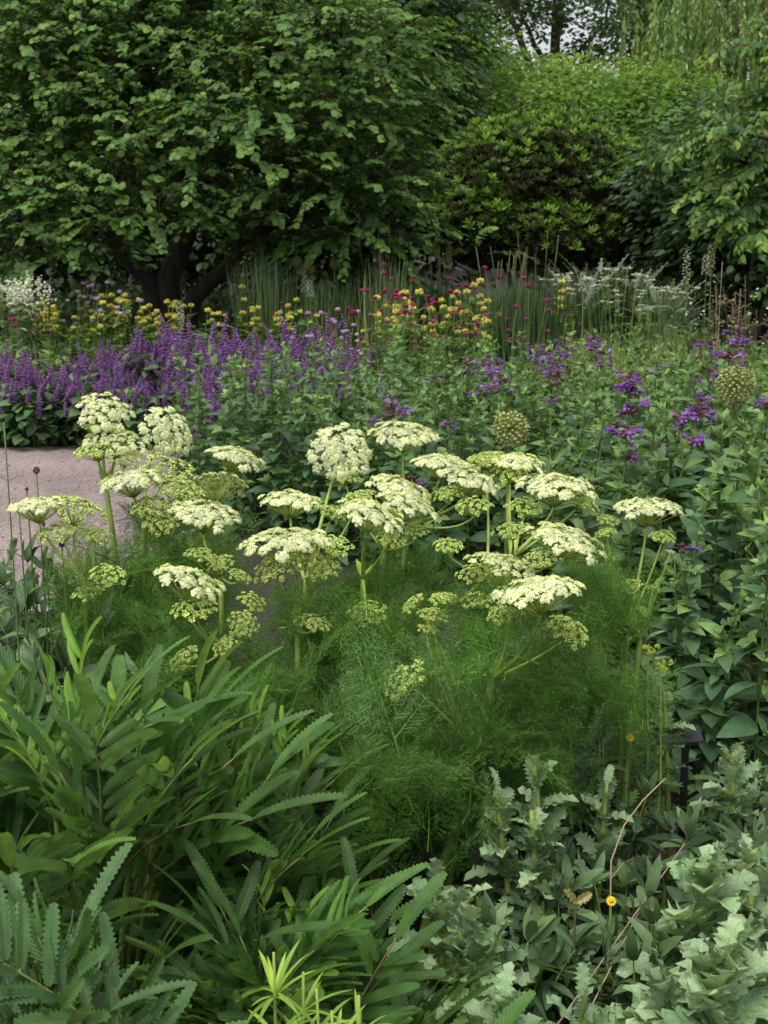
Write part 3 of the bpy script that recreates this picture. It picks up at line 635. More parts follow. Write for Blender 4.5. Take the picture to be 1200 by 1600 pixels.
# ------------------------------------------------------------------ purple salvia drift
M_SAL = leaf_mat('salvia_leaf', [(0, (.022, .055, .024)), (.6, (.05, .115, .042)), (1, (.10, .19, .06))], trans=.2, rib=.2, veins=6, vbump=.3)
M_PUR = leaf_mat('purple_floret', [(0, (.13, .052, .18)), (.5, (.24, .105, .305)), (1, (.40, .22, .46))], trans=.2, rough=.7, spec=.2, objvar=.2)
L_HEART = leaf_T(n=5, width=.72, peak=.33, sharp=.8, fold=.12, arch=.25, base=.3)
def salvia_spike(h, rng):
    G = Geo(); lean = rng.normal(0, .10, 2) * h; top = np.array([lean[0], lean[1], h]); P = bez((0, 0, 0), (0, 0, h * .5), top, 7); tube(G, P, np.linspace(.0025, .0012, 7), 4, .1, 1)
    n = int(h / .014)
    for i in range(n):
        t = (i + .5) / n; c = (1 - t) ** 2 * P[0] + 2 * t * (1 - t) * np.array([0, 0, h * .5]) + t * t * top; w = np.interp(t, [0, .15, .6, 1], [.012, .017, .014, .005]); k = 8
        an = np.arange(k) * TAU / k + rng.uniform(0, TAU); d = np.stack([np.cos(an), np.sin(an), np.full(k, .15) + rng.normal(0, .2, k)], 1)
        G.stamp(BEAD, frames(c + d * w * .6, d, (0, 0, 1), np.stack([np.full(k, .0038), np.full(k, w * .7), np.full(k, .0036)], 1) * rng.uniform(.7, 1.3, (k, 1))), np.clip(rng.uniform(0, .8, k) + .15 * (rng.uniform(size=k) > .8), 0, .99), 0)
    return G
def salvia():
    rng = np.random.default_rng(41); spikes = [salvia_spike(h, rng).mesh('flower_spike', [M_PUR, M_STEM]) for h in (.20, .17, .23, .14, .19, .12)]
    protos = []
    for i in range(5):
        r = np.random.default_rng(400 + i); th = thing('salvia_plant', 'purple salvia', 'plant'); G = Geo(); H = .44; n = 210
        u = sphere_pts(n, r, 1.5); u[:, 2] = np.abs(u[:, 2]) * 1.3 - .35; p = np.array([0, 0, .14]) + u * [.24, .24, .28] * r.uniform(.55, 1.0, (n, 1)); p[:, 2] = np.maximum(p[:, 2], .03)
        G.stamp(L_HEART, frames(p, u * [1, 1, .3] + r.normal(0, .3, (n, 3)) + [0, 0, -.1], np.array([0, 0, 1]) + u * .5 + r.normal(0, .25, (n, 3)), .085 * r.uniform(.55, 1.25, n)), np.clip(r.uniform(0, .6, n) + .35 * u[:, 2], 0, .99), 0)
        part('foliage', G.mesh('foliage', [M_SAL]), th); G = Geo()
        ns = 24
        for k in range(ns):
            an = k * 2.4; rr = .22 * math.sqrt((k + .5) / ns); b = np.array([rr * math.cos(an), rr * math.sin(an), .38 - .62 * rr + r.uniform(-.07, .03)]); 
            tube(G, bez((b[0] * .4, b[1] * .4, 0), (b[0] * .7, b[1] * .7, .2), b, 6), [.003] * 6, 4, .3)
            o = part('flower_spike', spikes[(k + i) % 6], th, b); o.rotation_euler = (-b[1] * 1.6 + r.normal(0, .24), b[0] * 1.6 + r.normal(0, .24), r.uniform(0, TAU)); sc = r.uniform(.5, 1.3); o.scale = (1.0, 1.0, sc)
        part('stem', G.mesh('stem', [M_STEM]), th); protos.append(th)
    poly = [(-3.0, 8.72), (-1.15, 8.68), (-.95, 7.75), (-.35, 7.7), (-.1, 8.3), (-.1, 9.9), (-.6, 10.6), (-1.5, 10.4), (-3.2, 9.6)]
    pts = scatter(poly, .27, rng)
    for p in pts:
        place(protos[rng.integers(5)], (p[0], p[1], 0), rng.uniform(0, TAU), rng.uniform(.82, 1.16) * (1.16 if p[1] > 9.4 else 1.0) * (.88 if p[0] < -1.9 else 1), (0, 0), 'bushy salvia plant with upright purple flower spikes beside the gravel path', 'purple salvia plants in the drift behind the path')
    for q in protos: drop(q)
salvia()

# ------------------------------------------------------------------ yellow, magenta and mauve flowers behind
M_FINE = leaf_mat('meadow_leaf', [(0, (.028, .07, .025)), (.5, (.06, .135, .04)), (1, (.13, .22, .06))], trans=.25)
M_YEL = leaf_mat('yellow_petal', [(0, (.40, .34, .035)), (1, (.66, .60, .15))], trans=.25, rough=.6, spec=.2, objvar=.12)
M_MAG = leaf_mat('magenta_petal', [(0, (.16, .012, .06)), (1, (.42, .035, .16))], trans=.2, rough=.7, spec=.2, objvar=.3)
M_MAU = leaf_mat('mauve_petal', [(0, (.30, .16, .38)), (1, (.55, .38, .58))], trans=.2, rough=.7, spec=.2, objvar=.2)
M_WHT = leaf_mat('white_petal', [(0, (.40, .42, .33)), (1, (.66, .67, .58))], trans=.25, rough=.6, spec=.2, objvar=.06)
def stem_leaves(F, P, n, s, leaf, rng, tone=(.2, .9), el=(.1, .7)):
    t = rng.uniform(.1, .92, n); i = (t * (len(P) - 1)).astype(int); o = P[i]; an = rng.uniform(0, TAU, n); e = rng.uniform(*el, n)
    d = np.stack([np.cos(an) * np.cos(e), np.sin(an) * np.cos(e), np.sin(e)], 1); F.stamp(leaf, frames(o, d, (0, 0, 1), s * rng.uniform(.6, 1.2, n)), np.clip(rng.uniform(*tone, n), 0, .99), 0)
def yellow_plant(seed):
    r = np.random.default_rng(seed); h = .72; th = thing('jerusalem_sage', 'yellow flower', 'plant'); P = bez((0, 0, 0), r.normal(0, .03, 3) + [0, 0, h * .5], (r.normal(0, .05), r.normal(0, .05), h), 8)
    G = Geo(); tube(G, P, np.linspace(.005, .003, 8), 5, .5); part('stem', G.mesh('stem', [M_STEM]), th)
    F = Geo(); stem_leaves(F, P, 26, .10, L_CAT, r); part('foliage', F.mesh('foliage', [M_FINE]), th)
    for q in (1.0, .86)[: 1 + (seed % 2)] if seed % 5 else (1.0, .88, .77):
        W = Geo(); c = P[0] + (P[-1] - P[0]) * q; n = 22; u = sphere_pts(n, r, 1); W.stamp(BEAD, frames(c + u * [.015, .015, .010], u, (0, 0, 1), np.stack([np.full(n, .006), np.full(n, .012), np.full(n, .007)], 1)), r.uniform(0, .99, n), 0)
        k = 8; an = np.arange(k) * TAU / k; W.stamp(L_BUD, frames(np.repeat([c - [0, 0, .008]], k, 0), np.stack([np.cos(an), np.sin(an), np.full(k, -.1)], 1), (0, 0, 1), .035), .6, 1); part('flower_whorl', W.mesh('flower_whorl', [M_YEL, M_FINE]), th)
    return th
def pincushion(seed, mat, name, rad=.0135, h=.75, heads=3):
    r = np.random.default_rng(seed); th = thing(name, 'button flower', 'plant'); G = Geo(); F = Geo(); H = []
    for k in range(heads):
        e = np.array([r.normal(0, .07), r.normal(0, .07), h * r.uniform(.82, 1.05)]); P = bez((0, 0, 0), e * .5 + r.normal(0, .04, 3), e, 8); tube(G, P, np.linspace(.0025, .0014, 8), 4, .6); stem_leaves(F, P[:6], 9, .07, L_LANCE, r); H.append(e)
    part('stem', G.mesh('stem', [M_STEM]), th); part('foliage', F.mesh('foliage', [M_FINE]), th)
    for e in H:
        W = Geo(); n = 26; u = sphere_pts(n, r, 1); u[:, 2] = u[:, 2] * .6 + .1; W.stamp(BEAD, frames(e + u * rad * .7, u, (0, 0, 1), np.stack([np.full(n, rad * .28), np.full(n, rad * .45), np.full(n, rad * .28)], 1)), r.uniform(0, .99, n), 0); part('flower_head', W.mesh('flower_head', [mat]), th)
    return th
def bushlet(seed, h=.55, w=.2, leaf=L_LANCE, s=.09, n=170, mat=None):
    r = np.random.default_rng(seed); th = thing('leafy_plant', 'leafy plant', 'plant'); G = Geo(); F = Geo()
    for k in range(14):
        an = k * 2.4; e = np.array([w * math.sqrt(k / 14) * math.cos(an), w * math.sqrt(k / 14) * math.sin(an), h * r.uniform(.75, 1.05)]); P = bez((e[0] * .3, e[1] * .3, 0), e * [.7, .7, .5], e, 8); tube(G, P, np.linspace(.003, .0015, 8), 3, .6); stem_leaves(F, P, n // 14, s, leaf, r, el=(.1, 1.1))
    part('stem', G.mesh('stem', [M_STEM]), th); part('foliage', F.mesh('foliage', [mat or M_FINE]), th); return th

def middle_band():
    rng = np.random.default_rng(51)
    ys = [yellow_plant(500 + i) for i in range(6)]
    def put(protos, spots, label, group):
        for (px, py, Y, h) in spots:
            c = at(px, py, Y); place(protos[rng.integers(len(protos))], (c[0], Y, 0), rng.uniform(0, TAU), float(np.clip(c[2] / h, .45, 1.5)), rng.normal(0, .03, 2), label, group)
    sp = []
    for _ in range(78): px = rng.uniform(50, 290); sp.append((px, 468 + rng.uniform(0, 42) ** 1.0 - 8 * math.sin((px - 50) / 240 * 3.1), rng.uniform(10.6, 12.2), .72))
    for _ in range(26): px = rng.uniform(290, 520); sp.append((px, rng.uniform(478, 512), rng.uniform(10.6, 11.8), .72))
    sp += [(367, 448, 11.5, .72), (370, 468, 11.3, .72), (345, 490, 11, .72), (450, 468, 11.3, .72), (463, 478, 11, .72), (420, 498, 10.8, .72)]
    put(ys, sp, 'yellow whorled flower stem in the band behind the purple salvia', 'yellow flower stems behind the salvia')
    sp = [(rng.uniform(575, 775), rng.uniform(455, 520), rng.uniform(9.2, 11), .72) for _ in range(36)] + [(rng.uniform(700, 770), rng.uniform(448, 500), rng.uniform(9.6, 10.6), .72) for _ in range(13)] + [(866, 440, 11, .72), (868, 455, 10.8, .72), (862, 470, 10.6, .72), (868, 488, 10.2, .72), (752, 440, 10.5, .72), (745, 446, 10.5, .72)]
    put(ys, sp, 'yellow whorled flower stem mixed with magenta buttons left of the tall green rushes', 'yellow flower stems among magenta flowers')
    mg = [pincushion(520 + i, M_MAG, 'scabious_plant', heads=2 + i % 3) for i in range(5)]
    sp = [(rng.uniform(500, 850), rng.uniform(455, 535), rng.uniform(8.8, 10.8), .72) for _ in range(52)] + [(592, 432, 10, .72), (622, 433, 10, .72), (700, 430, 10, .72), (732, 438, 9.8, .72), (628, 462, 9.6, .72), (672, 455, 9.6, .72), (800, 510, 8.6, .72), (815, 512, 8.6, .72), (838, 528, 8.2, .72), (425, 472, 11, .72), (60, 480, 10.2, .72), (50, 500, 9.9, .72), (28, 482, 10, .72), (68, 508, 9.9, .72), (8, 508, 9.7, .72)]
    put(mg, sp, 'slender scabious with magenta button flowers among yellow whorls', 'magenta scabious plants')
    mv = [pincushion(530 + i, M_MAU, 'scabious_plant', rad=.017, heads=2) for i in range(3)]
    sp = [(rng.uniform(95, 225), rng.uniform(452, 500), rng.uniform(10.5, 11.5), .72) for _ in range(13)] + [(rng.uniform(480, 600), rng.uniform(485, 540), rng.uniform(9, 10), .72) for _ in range(12)]
    put(mv, sp, 'slender scabious with pale mauve button flowers above the yellow band', 'mauve scabious plants')
    for l in (ys, mg, mv):
        for q in l: drop(q)
    # green undergrowth of the band
    bs = [bushlet(540 + i) for i in range(3)]
    pts = scatter([(-.3, 8.0), (.9, 7.6), (1.0, 8.6), (.75, 10.4), (-.4, 10.9), (-.2, 9.6)], .19, rng)
    for p in pts: place(bs[rng.integers(3)], (p[0], p[1], 0), rng.uniform(0, TAU), rng.uniform(.7, 1.0), (0, 0), 'fresh green narrow leaved plant below the magenta and yellow flowers', 'green plants under the magenta flowers')
    for q in bs: drop(q)
    bs = [bushlet(545 + i, h=.62, w=.2, leaf=L_CAT, s=.1) for i in range(2)]
    for p in scatter([(-3.3, 10.0), (-1.2, 10.8), (-.4, 10.9), (-.3, 12.3), (-3.6, 12.3)], .30, rng): place(bs[rng.integers(2)], (p[0], p[1], 0), rng.uniform(0, TAU), rng.uniform(.8, 1.0), (0, 0), 'green leafy plant under the yellow flowers behind the salvia', 'green plants under the yellow flowers')
    for q in bs: drop(q)
    # pale, thin stemmed mass at right
    M_PALE = leaf_mat('pale_stem_leaf', [(0, (.06, .11, .04)), (.6, (.13, .2, .07)), (1, (.24, .27, .12))], trans=.2)
    bs = [bushlet(550 + i, h=.64, w=.16, leaf=L_LANCE, s=.055, n=240, mat=M_PALE) for i in range(3)]
    for p in scatter([(.75, 7.55), (1.95, 7.5), (2.3, 10.6), (1.15, 10.8), (.95, 8.6)], .17, rng): place(bs[rng.integers(3)], (p[0], p[1], 0), rng.uniform(0, TAU), rng.uniform(.8, 1.08), (0, 0), 'pale green wispy plant in the light patch right of the rushes', 'pale wispy plants right of the rushes')
    for q in bs: drop(q)
    # white yarrow heads above it
    def yarrow(seed):
        r = np.random.default_rng(seed); th = thing('yarrow_plant', 'white yarrow', 'plant'); G = Geo(); F = Geo(); H = []
        for k in range(3):
            e = np.array([r.normal(0, .09), r.normal(0, .06), .72 * r.uniform(.9, 1.05)]); P = bez((0, 0, 0), e * .5, e, 6); tube(G, P, np.full(6, .0025), 4, .6); stem_leaves(F, P, 10, .07, L_LANCE, r); H.append(e)
        part('stem', G.mesh('stem', [M_STEM]), th); part('foliage', F.mesh('foliage', [M_FINE]), th)
        for e in H:
            W = Geo(); n = 22; q = r.normal(0, .014, (n, 3)) * [1, 1, .2]; W.stamp(BEAD, frames(e + q, rnd_dirs(n, r), (0, 0, 1), np.array([[.0045, .0045, .003]] * n)), r.uniform(0, .99, n)); part('flower_head', W.mesh('flower_head', [M_WHT]), th)
        return th
    ya = [yarrow(560 + i) for i in range(3)]
    sp = [(rng.uniform(870, 1085), 455 + rng.normal(0, 13), rng.uniform(10.2, 11.8), .72) for _ in range(18)] + [(870, 435, 11.6, .72), (880, 440, 11.6, .72), (975, 447, 11, .72), (1010, 450, 11, .72), (1045, 452, 11, .72), (1025, 462, 10.8, .72)]
    put(ya, sp, 'white flat headed yarrow in the row below the silvery plants', 'white yarrow plants')
    for q in ya: drop(q)
middle_band()

# ------------------------------------------------------------------ grasses, silver plants, white flowers, twiggy stems, alliums
M_GRASS = leaf_mat('grass_blade', [(0, (.05, .10, .045)), (.6, (.10, .18, .075)), (1, (.22, .25, .12))], trans=.2)
M_RUSH = leaf_mat('rush_blade', [(0, (.02, .045, .018)), (.7, (.045, .10, .036)), (1, (.11, .13, .06))], trans=.15)
M_SILV = leaf_mat('silver_leaf', [(0, (.04, .07, .053)), (1, (.10, .145, .115))], trans=.15, rib=.3, ribcol=(.4, .45, .38))
BLADE = leaf_T(n=5, width=.012, peak=.35, sharp=.5, fold=.3, arch=.12, base=.5)
BLADE_B = leaf_T(n=6, width=.022, peak=.35, sharp=.6, fold=.3, arch=.45, base=.4)
def tuft(name, label, px, pytop, Y, wid, n, mat, seed, fall=.25, heads=0, cat='grass', spread=.25):
    r = np.random.default_rng(seed); c = at(px, pytop, Y); h = c[2]; th = thing(name, label, cat, (c[0], Y, 0))
    G = Geo(); a = r.uniform(0, TAU, n); rr = wid * np.sqrt(r.uniform(0, 1, n)) * .6; o = np.stack([rr * np.cos(a), rr * np.sin(a), np.zeros(n)], 1)
    d = nrm(np.stack([np.cos(a) * rr / wid * spread * 2 + r.normal(0, .06, n), np.sin(a) * rr / wid * spread * 2 + r.normal(0, .06, n), np.ones(n)], 1))
    up = -np.stack([np.cos(a), np.sin(a), np.zeros(n)], 1); k = r.uniform(size=n) < fall
    s = h * r.uniform(.65, 1.0, n); G.stamp(BLADE, frames(o[~k], d[~k], -up[~k], s[~k]), r.uniform(0, .8, (~k).sum()), 0)
    if k.any(): G.stamp(BLADE_B, frames(o[k], d[k] + .2 * -up[k], -up[k], s[k] * .95), r.uniform(.1, .99, k.sum()), 0)
    part('foliage', G.mesh('foliage', [mat]), th)
    if heads:
        W = Geo(); a = r.uniform(0, TAU, heads); o = np.stack([wid * .3 * np.cos(a), wid * .3 * np.sin(a), np.zeros(heads)], 1); e = o + np.stack([r.normal(0, .1, heads), r.normal(0, .1, heads), h * r.uniform(.95, 1.18, heads)], 1)
        sticks(W, o, e, .0018, .95); sticks(W, e - (e - o) * .14, e, .0035, .97); part('flower_stalk', W.mesh('flower_stalk', [mat]), th)
    return th
def odds():
    rng = np.random.default_rng(61)
    tuft('grass_clump', 'tall loose green grass clump left of the round green seedheads', 412, 378, 12.0, .24, 300, M_GRASS, 1, .3)
    tuft('grass_clump', 'broad low grass clump around the small round seedheads', 505, 420, 12.2, .42, 420, M_GRASS, 2, .3)
    tuft('grass_clump', 'tall upright feathery grass behind the magenta flowers', 605, 385, 12.0, .26, 420, M_GRASS, 3, .2, 9)
    tuft('grass_clump', 'dark grass clump between feathery grass and dark green rushes', 690, 415, 12.2, .26, 260, M_RUSH, 4, .15, 14)
    tuft('rush_clump', 'dense dark green upright rushes in the middle of the bed', 828, 408, 9.4, .22, 620, M_RUSH, 5, .05, 8, 'rushes', .2)
    tuft('grass_clump', 'thin brown tipped grass rising behind the dark rushes', 775, 425, 10.6, .2, 200, M_RUSH, 6, .1, 9)
    # silvery cardoon-like plants
    L_SIL = leaf_T(teeth=12, width=.13, peak=.4, sharp=.8, fold=.3, arch=.30, tooth=.45, base=.1, seed=5)
    for i, (px, py, Y, s, lab) in enumerate([(935, 385, 13.2, .75, 'largest silver green arching leaf plant before the dark bush'), (985, 405, 13.0, .55, 'silver green plant right of the largest silvery clump'), (1040, 425, 12.6, .5, 'small silver blue plant behind the white yarrow'), (910, 408, 12.6, .5, 'silver green plant left of the largest silvery clump')]):
        c = at(px, py, Y); r = np.random.default_rng(600 + i); n = 110; th = thing('cardoon_plant', lab, 'plant', (c[0], Y, 0)); G = Geo(); an = r.uniform(0, TAU, n); el = r.uniform(.75, 1.5, n)
        d = np.stack([np.cos(an) * np.cos(el), np.sin(an) * np.cos(el), np.sin(el)], 1); o = np.stack([.05 * np.cos(an), .05 * np.sin(an), r.uniform(.0, c[2] * .55, n)], 1)
        G.stamp(L_SIL, frames(o, d, (0, 0, 1), c[2] * .6 * r.uniform(.5, 1.05, n)), r.uniform(0, .99, n)); part('foliage', G.mesh('foliage', [M_SILV]), th)
        G = Geo(); tube(G, [(0, 0, -.02), (0, 0, c[2] * .6)], [.02, .012], 6, .5); part('stem', G.mesh('stem', [M_SILV]), th)
    # white flowered clump at far left
    for i, (px, py, Y, lab) in enumerate([(18, 448, 10.3, 'white flowered bush at far left above grey green leaves'), (46, 446, 10.5, 'white flowered bush just right of the one at the left edge')]):
        c = at(px, py, Y); h = c[2]; th = thing('white_phlox', lab, 'plant', (c[0], Y, 0)); r = np.random.default_rng(620 + i); G = Geo(); F = Geo(); W = Geo()
        for k in range(11):
            an = k * 2.4; e = np.array([.13 * math.sqrt(k / 8) * math.cos(an), .13 * math.sqrt(k / 8) * math.sin(an), h * r.uniform(.86, 1.04)]); P = bez((0, 0, 0), e * [.6, .6, .5], e, 8); tube(G, P, np.full(8, .003), 4, .5); stem_leaves(F, P, 13, .1, L_CAT, r, (.4, .99))
            n = 26; q = r.normal(0, .018, (n, 3)) * [1, 1, 2.2] - [0, 0, .03]; W.stamp(L_PETAL, frames(e + q, rnd_dirs(n, r), (0, -.4, 1), .026), r.uniform(0, .99, n))
        part('stem', G.mesh('stem', [M_STEM]), th); part('foliage', F.mesh('foliage', [leaf_mat('grey_green_leaf', [(0, (.05, .10, .06)), (1, (.13, .2, .13))])]), th); part('blossom', W.mesh('blossom', [M_WHT]), th)
    # white flower spires
    def spire(px, py, Y, ln, lab, cream=False):
        c = at(px, py, Y); th = thing('white_foxglove', lab, 'plant', (c[0], Y, 0)); r = np.random.default_rng(int(px)); G = Geo(); tube(G, [(0, 0, 0), (.01, 0, c[2] * .5), (0, 0, c[2])], [.006, .005, .002], 5, .7); part('stem', G.mesh('stem', [M_STEM]), th)
        F = Geo(); stem_leaves(F, np.linspace([0, 0, 0], [0, 0, c[2] * .6], 8), 22, .12, L_CAT, r); part('foliage', F.mesh('foliage', [M_FINE]), th)
        W = Geo(); n = 34; t = np.linspace(0, 1, n); an = np.arange(n) * 2.4; o = np.stack([.008 * np.cos(an), .008 * np.sin(an), c[2] - ln * (1 - t)], 1); d = np.stack([np.cos(an), np.sin(an), -.4 + 1.0 * t], 1)
        W.stamp(FLOWER, frames(o, d, (0, 0, 1), np.interp(t, [0, .8, 1], [.024, .017, .007])), r.uniform(0, .99, n)); part('flower_spike', W.mesh('flower_spike', [M_WHT]), th)
    spire(281, 470, 10.8, .16, 'creamy white flower spire standing among the purple salvia spikes')
    spire(476, 424, 11.8, .16, 'white flower spire under the small round seedheads, left one')
    spire(484, 438, 11.6, .12, 'shorter white flower spire just right and below its neighbour at the seedheads')
    spire(1074, 384, 10.6, .28, 'tall creamy flower spire behind the right end of the yarrow')
    spire(1104, 396, 10.2, .14, 'cream flower spire left of the dry brown twigs'); spire(1112, 380, 10.0, .16, 'slim white flower spire beside the dry brown twigs')
    spire(911, 424, 11.4, .15, 'thin pale flower spire at the left end of the yarrow row')
    # round seedheads
    M_POD = leaf_mat('seed_pod', [(0, (.10, .13, .045)), (.6, (.17, .225, .075)), (1, (.27, .29, .12))], trans=.1, objvar=.1)
    def allium(px, py, Y, diam, lab, n=150):
        c = at(px, py, Y); r = np.random.default_rng(int(px * 3)); th = thing('allium', lab, 'flower', (c[0], Y, 0)); top = np.array([0, 0, c[2]]); R_ = diam / 2
        G = Geo(); tube(G, bez((.03, .0, 0), (-.02, 0, c[2] * .5), top, 10), np.linspace(.006, .0045, 10), 6, .7); part('stem', G.mesh('stem', [M_STEM]), th)
        u = sphere_pts(n, r, .5); H = Geo(); e = top + u * R_ * r.uniform(.86, 1.0, (n, 1)); sticks(H, np.repeat([top], n, 0), e, .0006 * diam / .085, .5, 0)
        s = diam * .045; H.stamp(BEAD, frames(e, u, rnd_dirs(n, r), np.stack([np.full(n, s), np.full(n, s * .8), np.full(n, s)], 1) * r.uniform(.8, 1.25, (n, 1))), r.uniform(0, .99, n), 0)
        k = n; H.stamp(L_BUD, frames(e, nrm(u + r.normal(0, .6, (k, 3))), u, s * 1.9), r.uniform(.3, .99, k), 0); part('seedhead', H.mesh('seedhead', [M_POD]), th)
    allium(798, 671, 3.35, .088, 'round green allium seedhead rising among the catmint leaves in the middle')
    allium(1149, 602, 4.25, .118, 'larger round allium seedhead half sunk in leaves at right', 190)
    for px, py, d, lab in [(464, 408, .085, 'upper left ball of the small round seedheads in the far grass'), (476, 418, .075, 'middle ball of the small round seedheads in the far grass'), (485, 420, .08, 'ball touching the middle seedhead in the far grass'), (523, 413, .085, 'lone round seedhead right of the small trio in far grass')]: allium(px, py, 12.0, d, lab, 90)
    # dry twiggy stems on the right
    M_DRY = leaf_mat('dry_stem', [(0, (.09, .06, .04)), (1, (.30, .23, .16))], trans=0, rough=.8)
    for i, (px, py, Y, lab) in enumerate([(1128, 400, 8.2, 'tall dry brown twiggy stem at right before the pointed leaves'), (1150, 430, 7.8, 'pale dry twiggy stem just right of the tallest brown twig'), (1098, 425, 8.4, 'dark seeded thin stems left of the tall brown twig'), (1185, 430, 8.0, 'thin dark stems with whitish seedheads at the right edge'), (1170, 445, 8.6, 'thin dark twiggy stem between the pale twig and the right edge')]):
        c = at(px, py, Y); h = c[2]; r = np.random.default_rng(650 + i); th = thing('dry_seed_stem', lab, 'plant', (c[0], Y, 0)); G = Geo(); F = Geo()
        for k in range([2, 2, 6, 6, 5][i]):
            e = np.array([r.normal(0, [.03, .03, .1, .12, .08][i]), r.normal(0, .06), h * r.uniform(.8, 1.02)]); P = bez((0, 0, 0), e * .5 + r.normal(0, .02, 3), e, 10); tube(G, P, np.linspace(.005, .002, 10), 4, r.uniform(.1, .9) if i < 2 else .0)
            m = 16; t = r.uniform(.35, 1, m); o = P[(t * 9).astype(int)]; d = nrm(np.stack([r.normal(0, 1, m), r.normal(0, 1, m), r.uniform(.3, 1.2, m)], 1)); b = o + d * r.uniform(.03, .08, (m, 1)); sticks(G, o, b, .0014, .3 if i > 1 else .8)
            G.stamp(BEAD, frames(b, d, (0, 0, 1), np.array([[.006, .010, .006]] * m)), r.uniform(0, .99, m) if i < 2 else .05)
            if i > 1: stem_leaves(F, P, 22, .07, L_LANCE, r, (0, .6))
        part('stem', G.mesh('stem', [M_DRY]), th)
        if i > 1:
            part('foliage', F.mesh('foliage', [M_FINE]), th); W = Geo(); n = 40; W.stamp(L_PETAL, frames(np.stack([r.normal(0, .12, n), r.normal(0, .06, n), r.uniform(.5, .98, n) * h], 1), rnd_dirs(n, r), (0, 0, 1), .022), .5); part('blossom', W.mesh('blossom', [M_WHT]), th)
    bs = [bushlet(660 + i, h=.60, w=.2, leaf=L_CAT, s=.1) for i in range(2)]
    for p in scatter([(1.9, 7.4), (2.6, 7.4), (3.2, 10.5), (2.2, 10.6)], .24, rng): place(bs[rng.integers(2)], (p[0], p[1], 0), rng.uniform(0, TAU), rng.uniform(.8, 1.05), (0, 0), 'green leafy plant at the right edge below the dry twigs', 'green plants below the dry twigs')
    for p in scatter([(-3.2, 9.3), (-2.35, 9.7), (-2.2, 10.2), (-3.3, 10.3)], .24, rng): place(bs[rng.integers(2)], (p[0], p[1], 0), rng.uniform(0, TAU), rng.uniform(.8, 1.0), (0, 0), 'grey green leafy plant below the white flowers at far left', 'leafy plants below the white flowers')
    for q in bs: drop(q)
    # shade plants at the foot of the trees
    sh = [bushlet(670 + i, h=.75, w=.34, leaf=L_OVATE, s=.13, n=200, mat=M_DARKL) for i in range(2)]
    for p in scatter([(-4, 13.8), (3.4, 13.9), (4.2, 15.8), (-4.5, 16.5)], .52, rng): place(sh[rng.integers(2)], (p[0], p[1], 0), rng.uniform(0, TAU), rng.uniform(.7, 1.15), (0, 0), 'dark shade plant on the ground beneath the trees', 'shade plants beneath the trees')
    for q in sh: drop(q)
odds()
# ------------------------------------------------------------------ white umbel plants
M_WUMB = leaf_mat('cream_petal', [(0, (.60, .64, .34)), (.6, (.76, .78, .53)), (1, (.82, .83, .70))], trans=.25, rough=.7, spec=.15, objvar=.05)
M_GUMB = leaf_mat('green_bud', [(0, (.16, .25, .07)), (.6, (.29, .41, .13)), (1, (.43, .53, .22))], trans=.2, rough=.7, spec=.15, objvar=.12)
M_USTEM = leaf_mat('pale_green_stem', [(0, (.075, .145, .025)), (1, (.23, .33, .08))], trans=.05, rough=.45, objvar=.1)
M_DILL = leaf_mat('feather_leaf', [(0, (.028, .088, .018)), (.6, (.064, .165, .030)), (1, (.13, .23, .05))], trans=.25, rough=.8, spec=.08, objvar=.25)
QUAD = T([(-.5, 0, 0), (.5, 0, 0), (.4, 1, 0), (-.4, 1, 0)], [(0, 1, 2, 3)], [(-1, 0, 0), (1, 0, 0), (1, 1, 0), (-1, 1, 0)])
PETAL = T([(0, 0, 0), (.30, .6, .02), (.17, 1, -.10), (-.17, 1, -.10), (-.30, .6, .02)], [(0, 1, 2, 3), (0, 3, 4, -1)], [(0, 0, 0)] * 5)
def floret_T():
    g = Geo()
    for k in range(5):
        an = TAU * k / 5; d = np.array([[math.cos(an), math.sin(an), .12]]); g.stamp(PETAL, frames([[0, 0, 0]], d, (0, 0, 1), 1.0), .35, 0)
    g.stamp(BEAD, frames([[0, 0, .05]], [[0, 0, 1]], (1, 0, 0), .28), .4, 1); return g.t()
FLORET = floret_T()
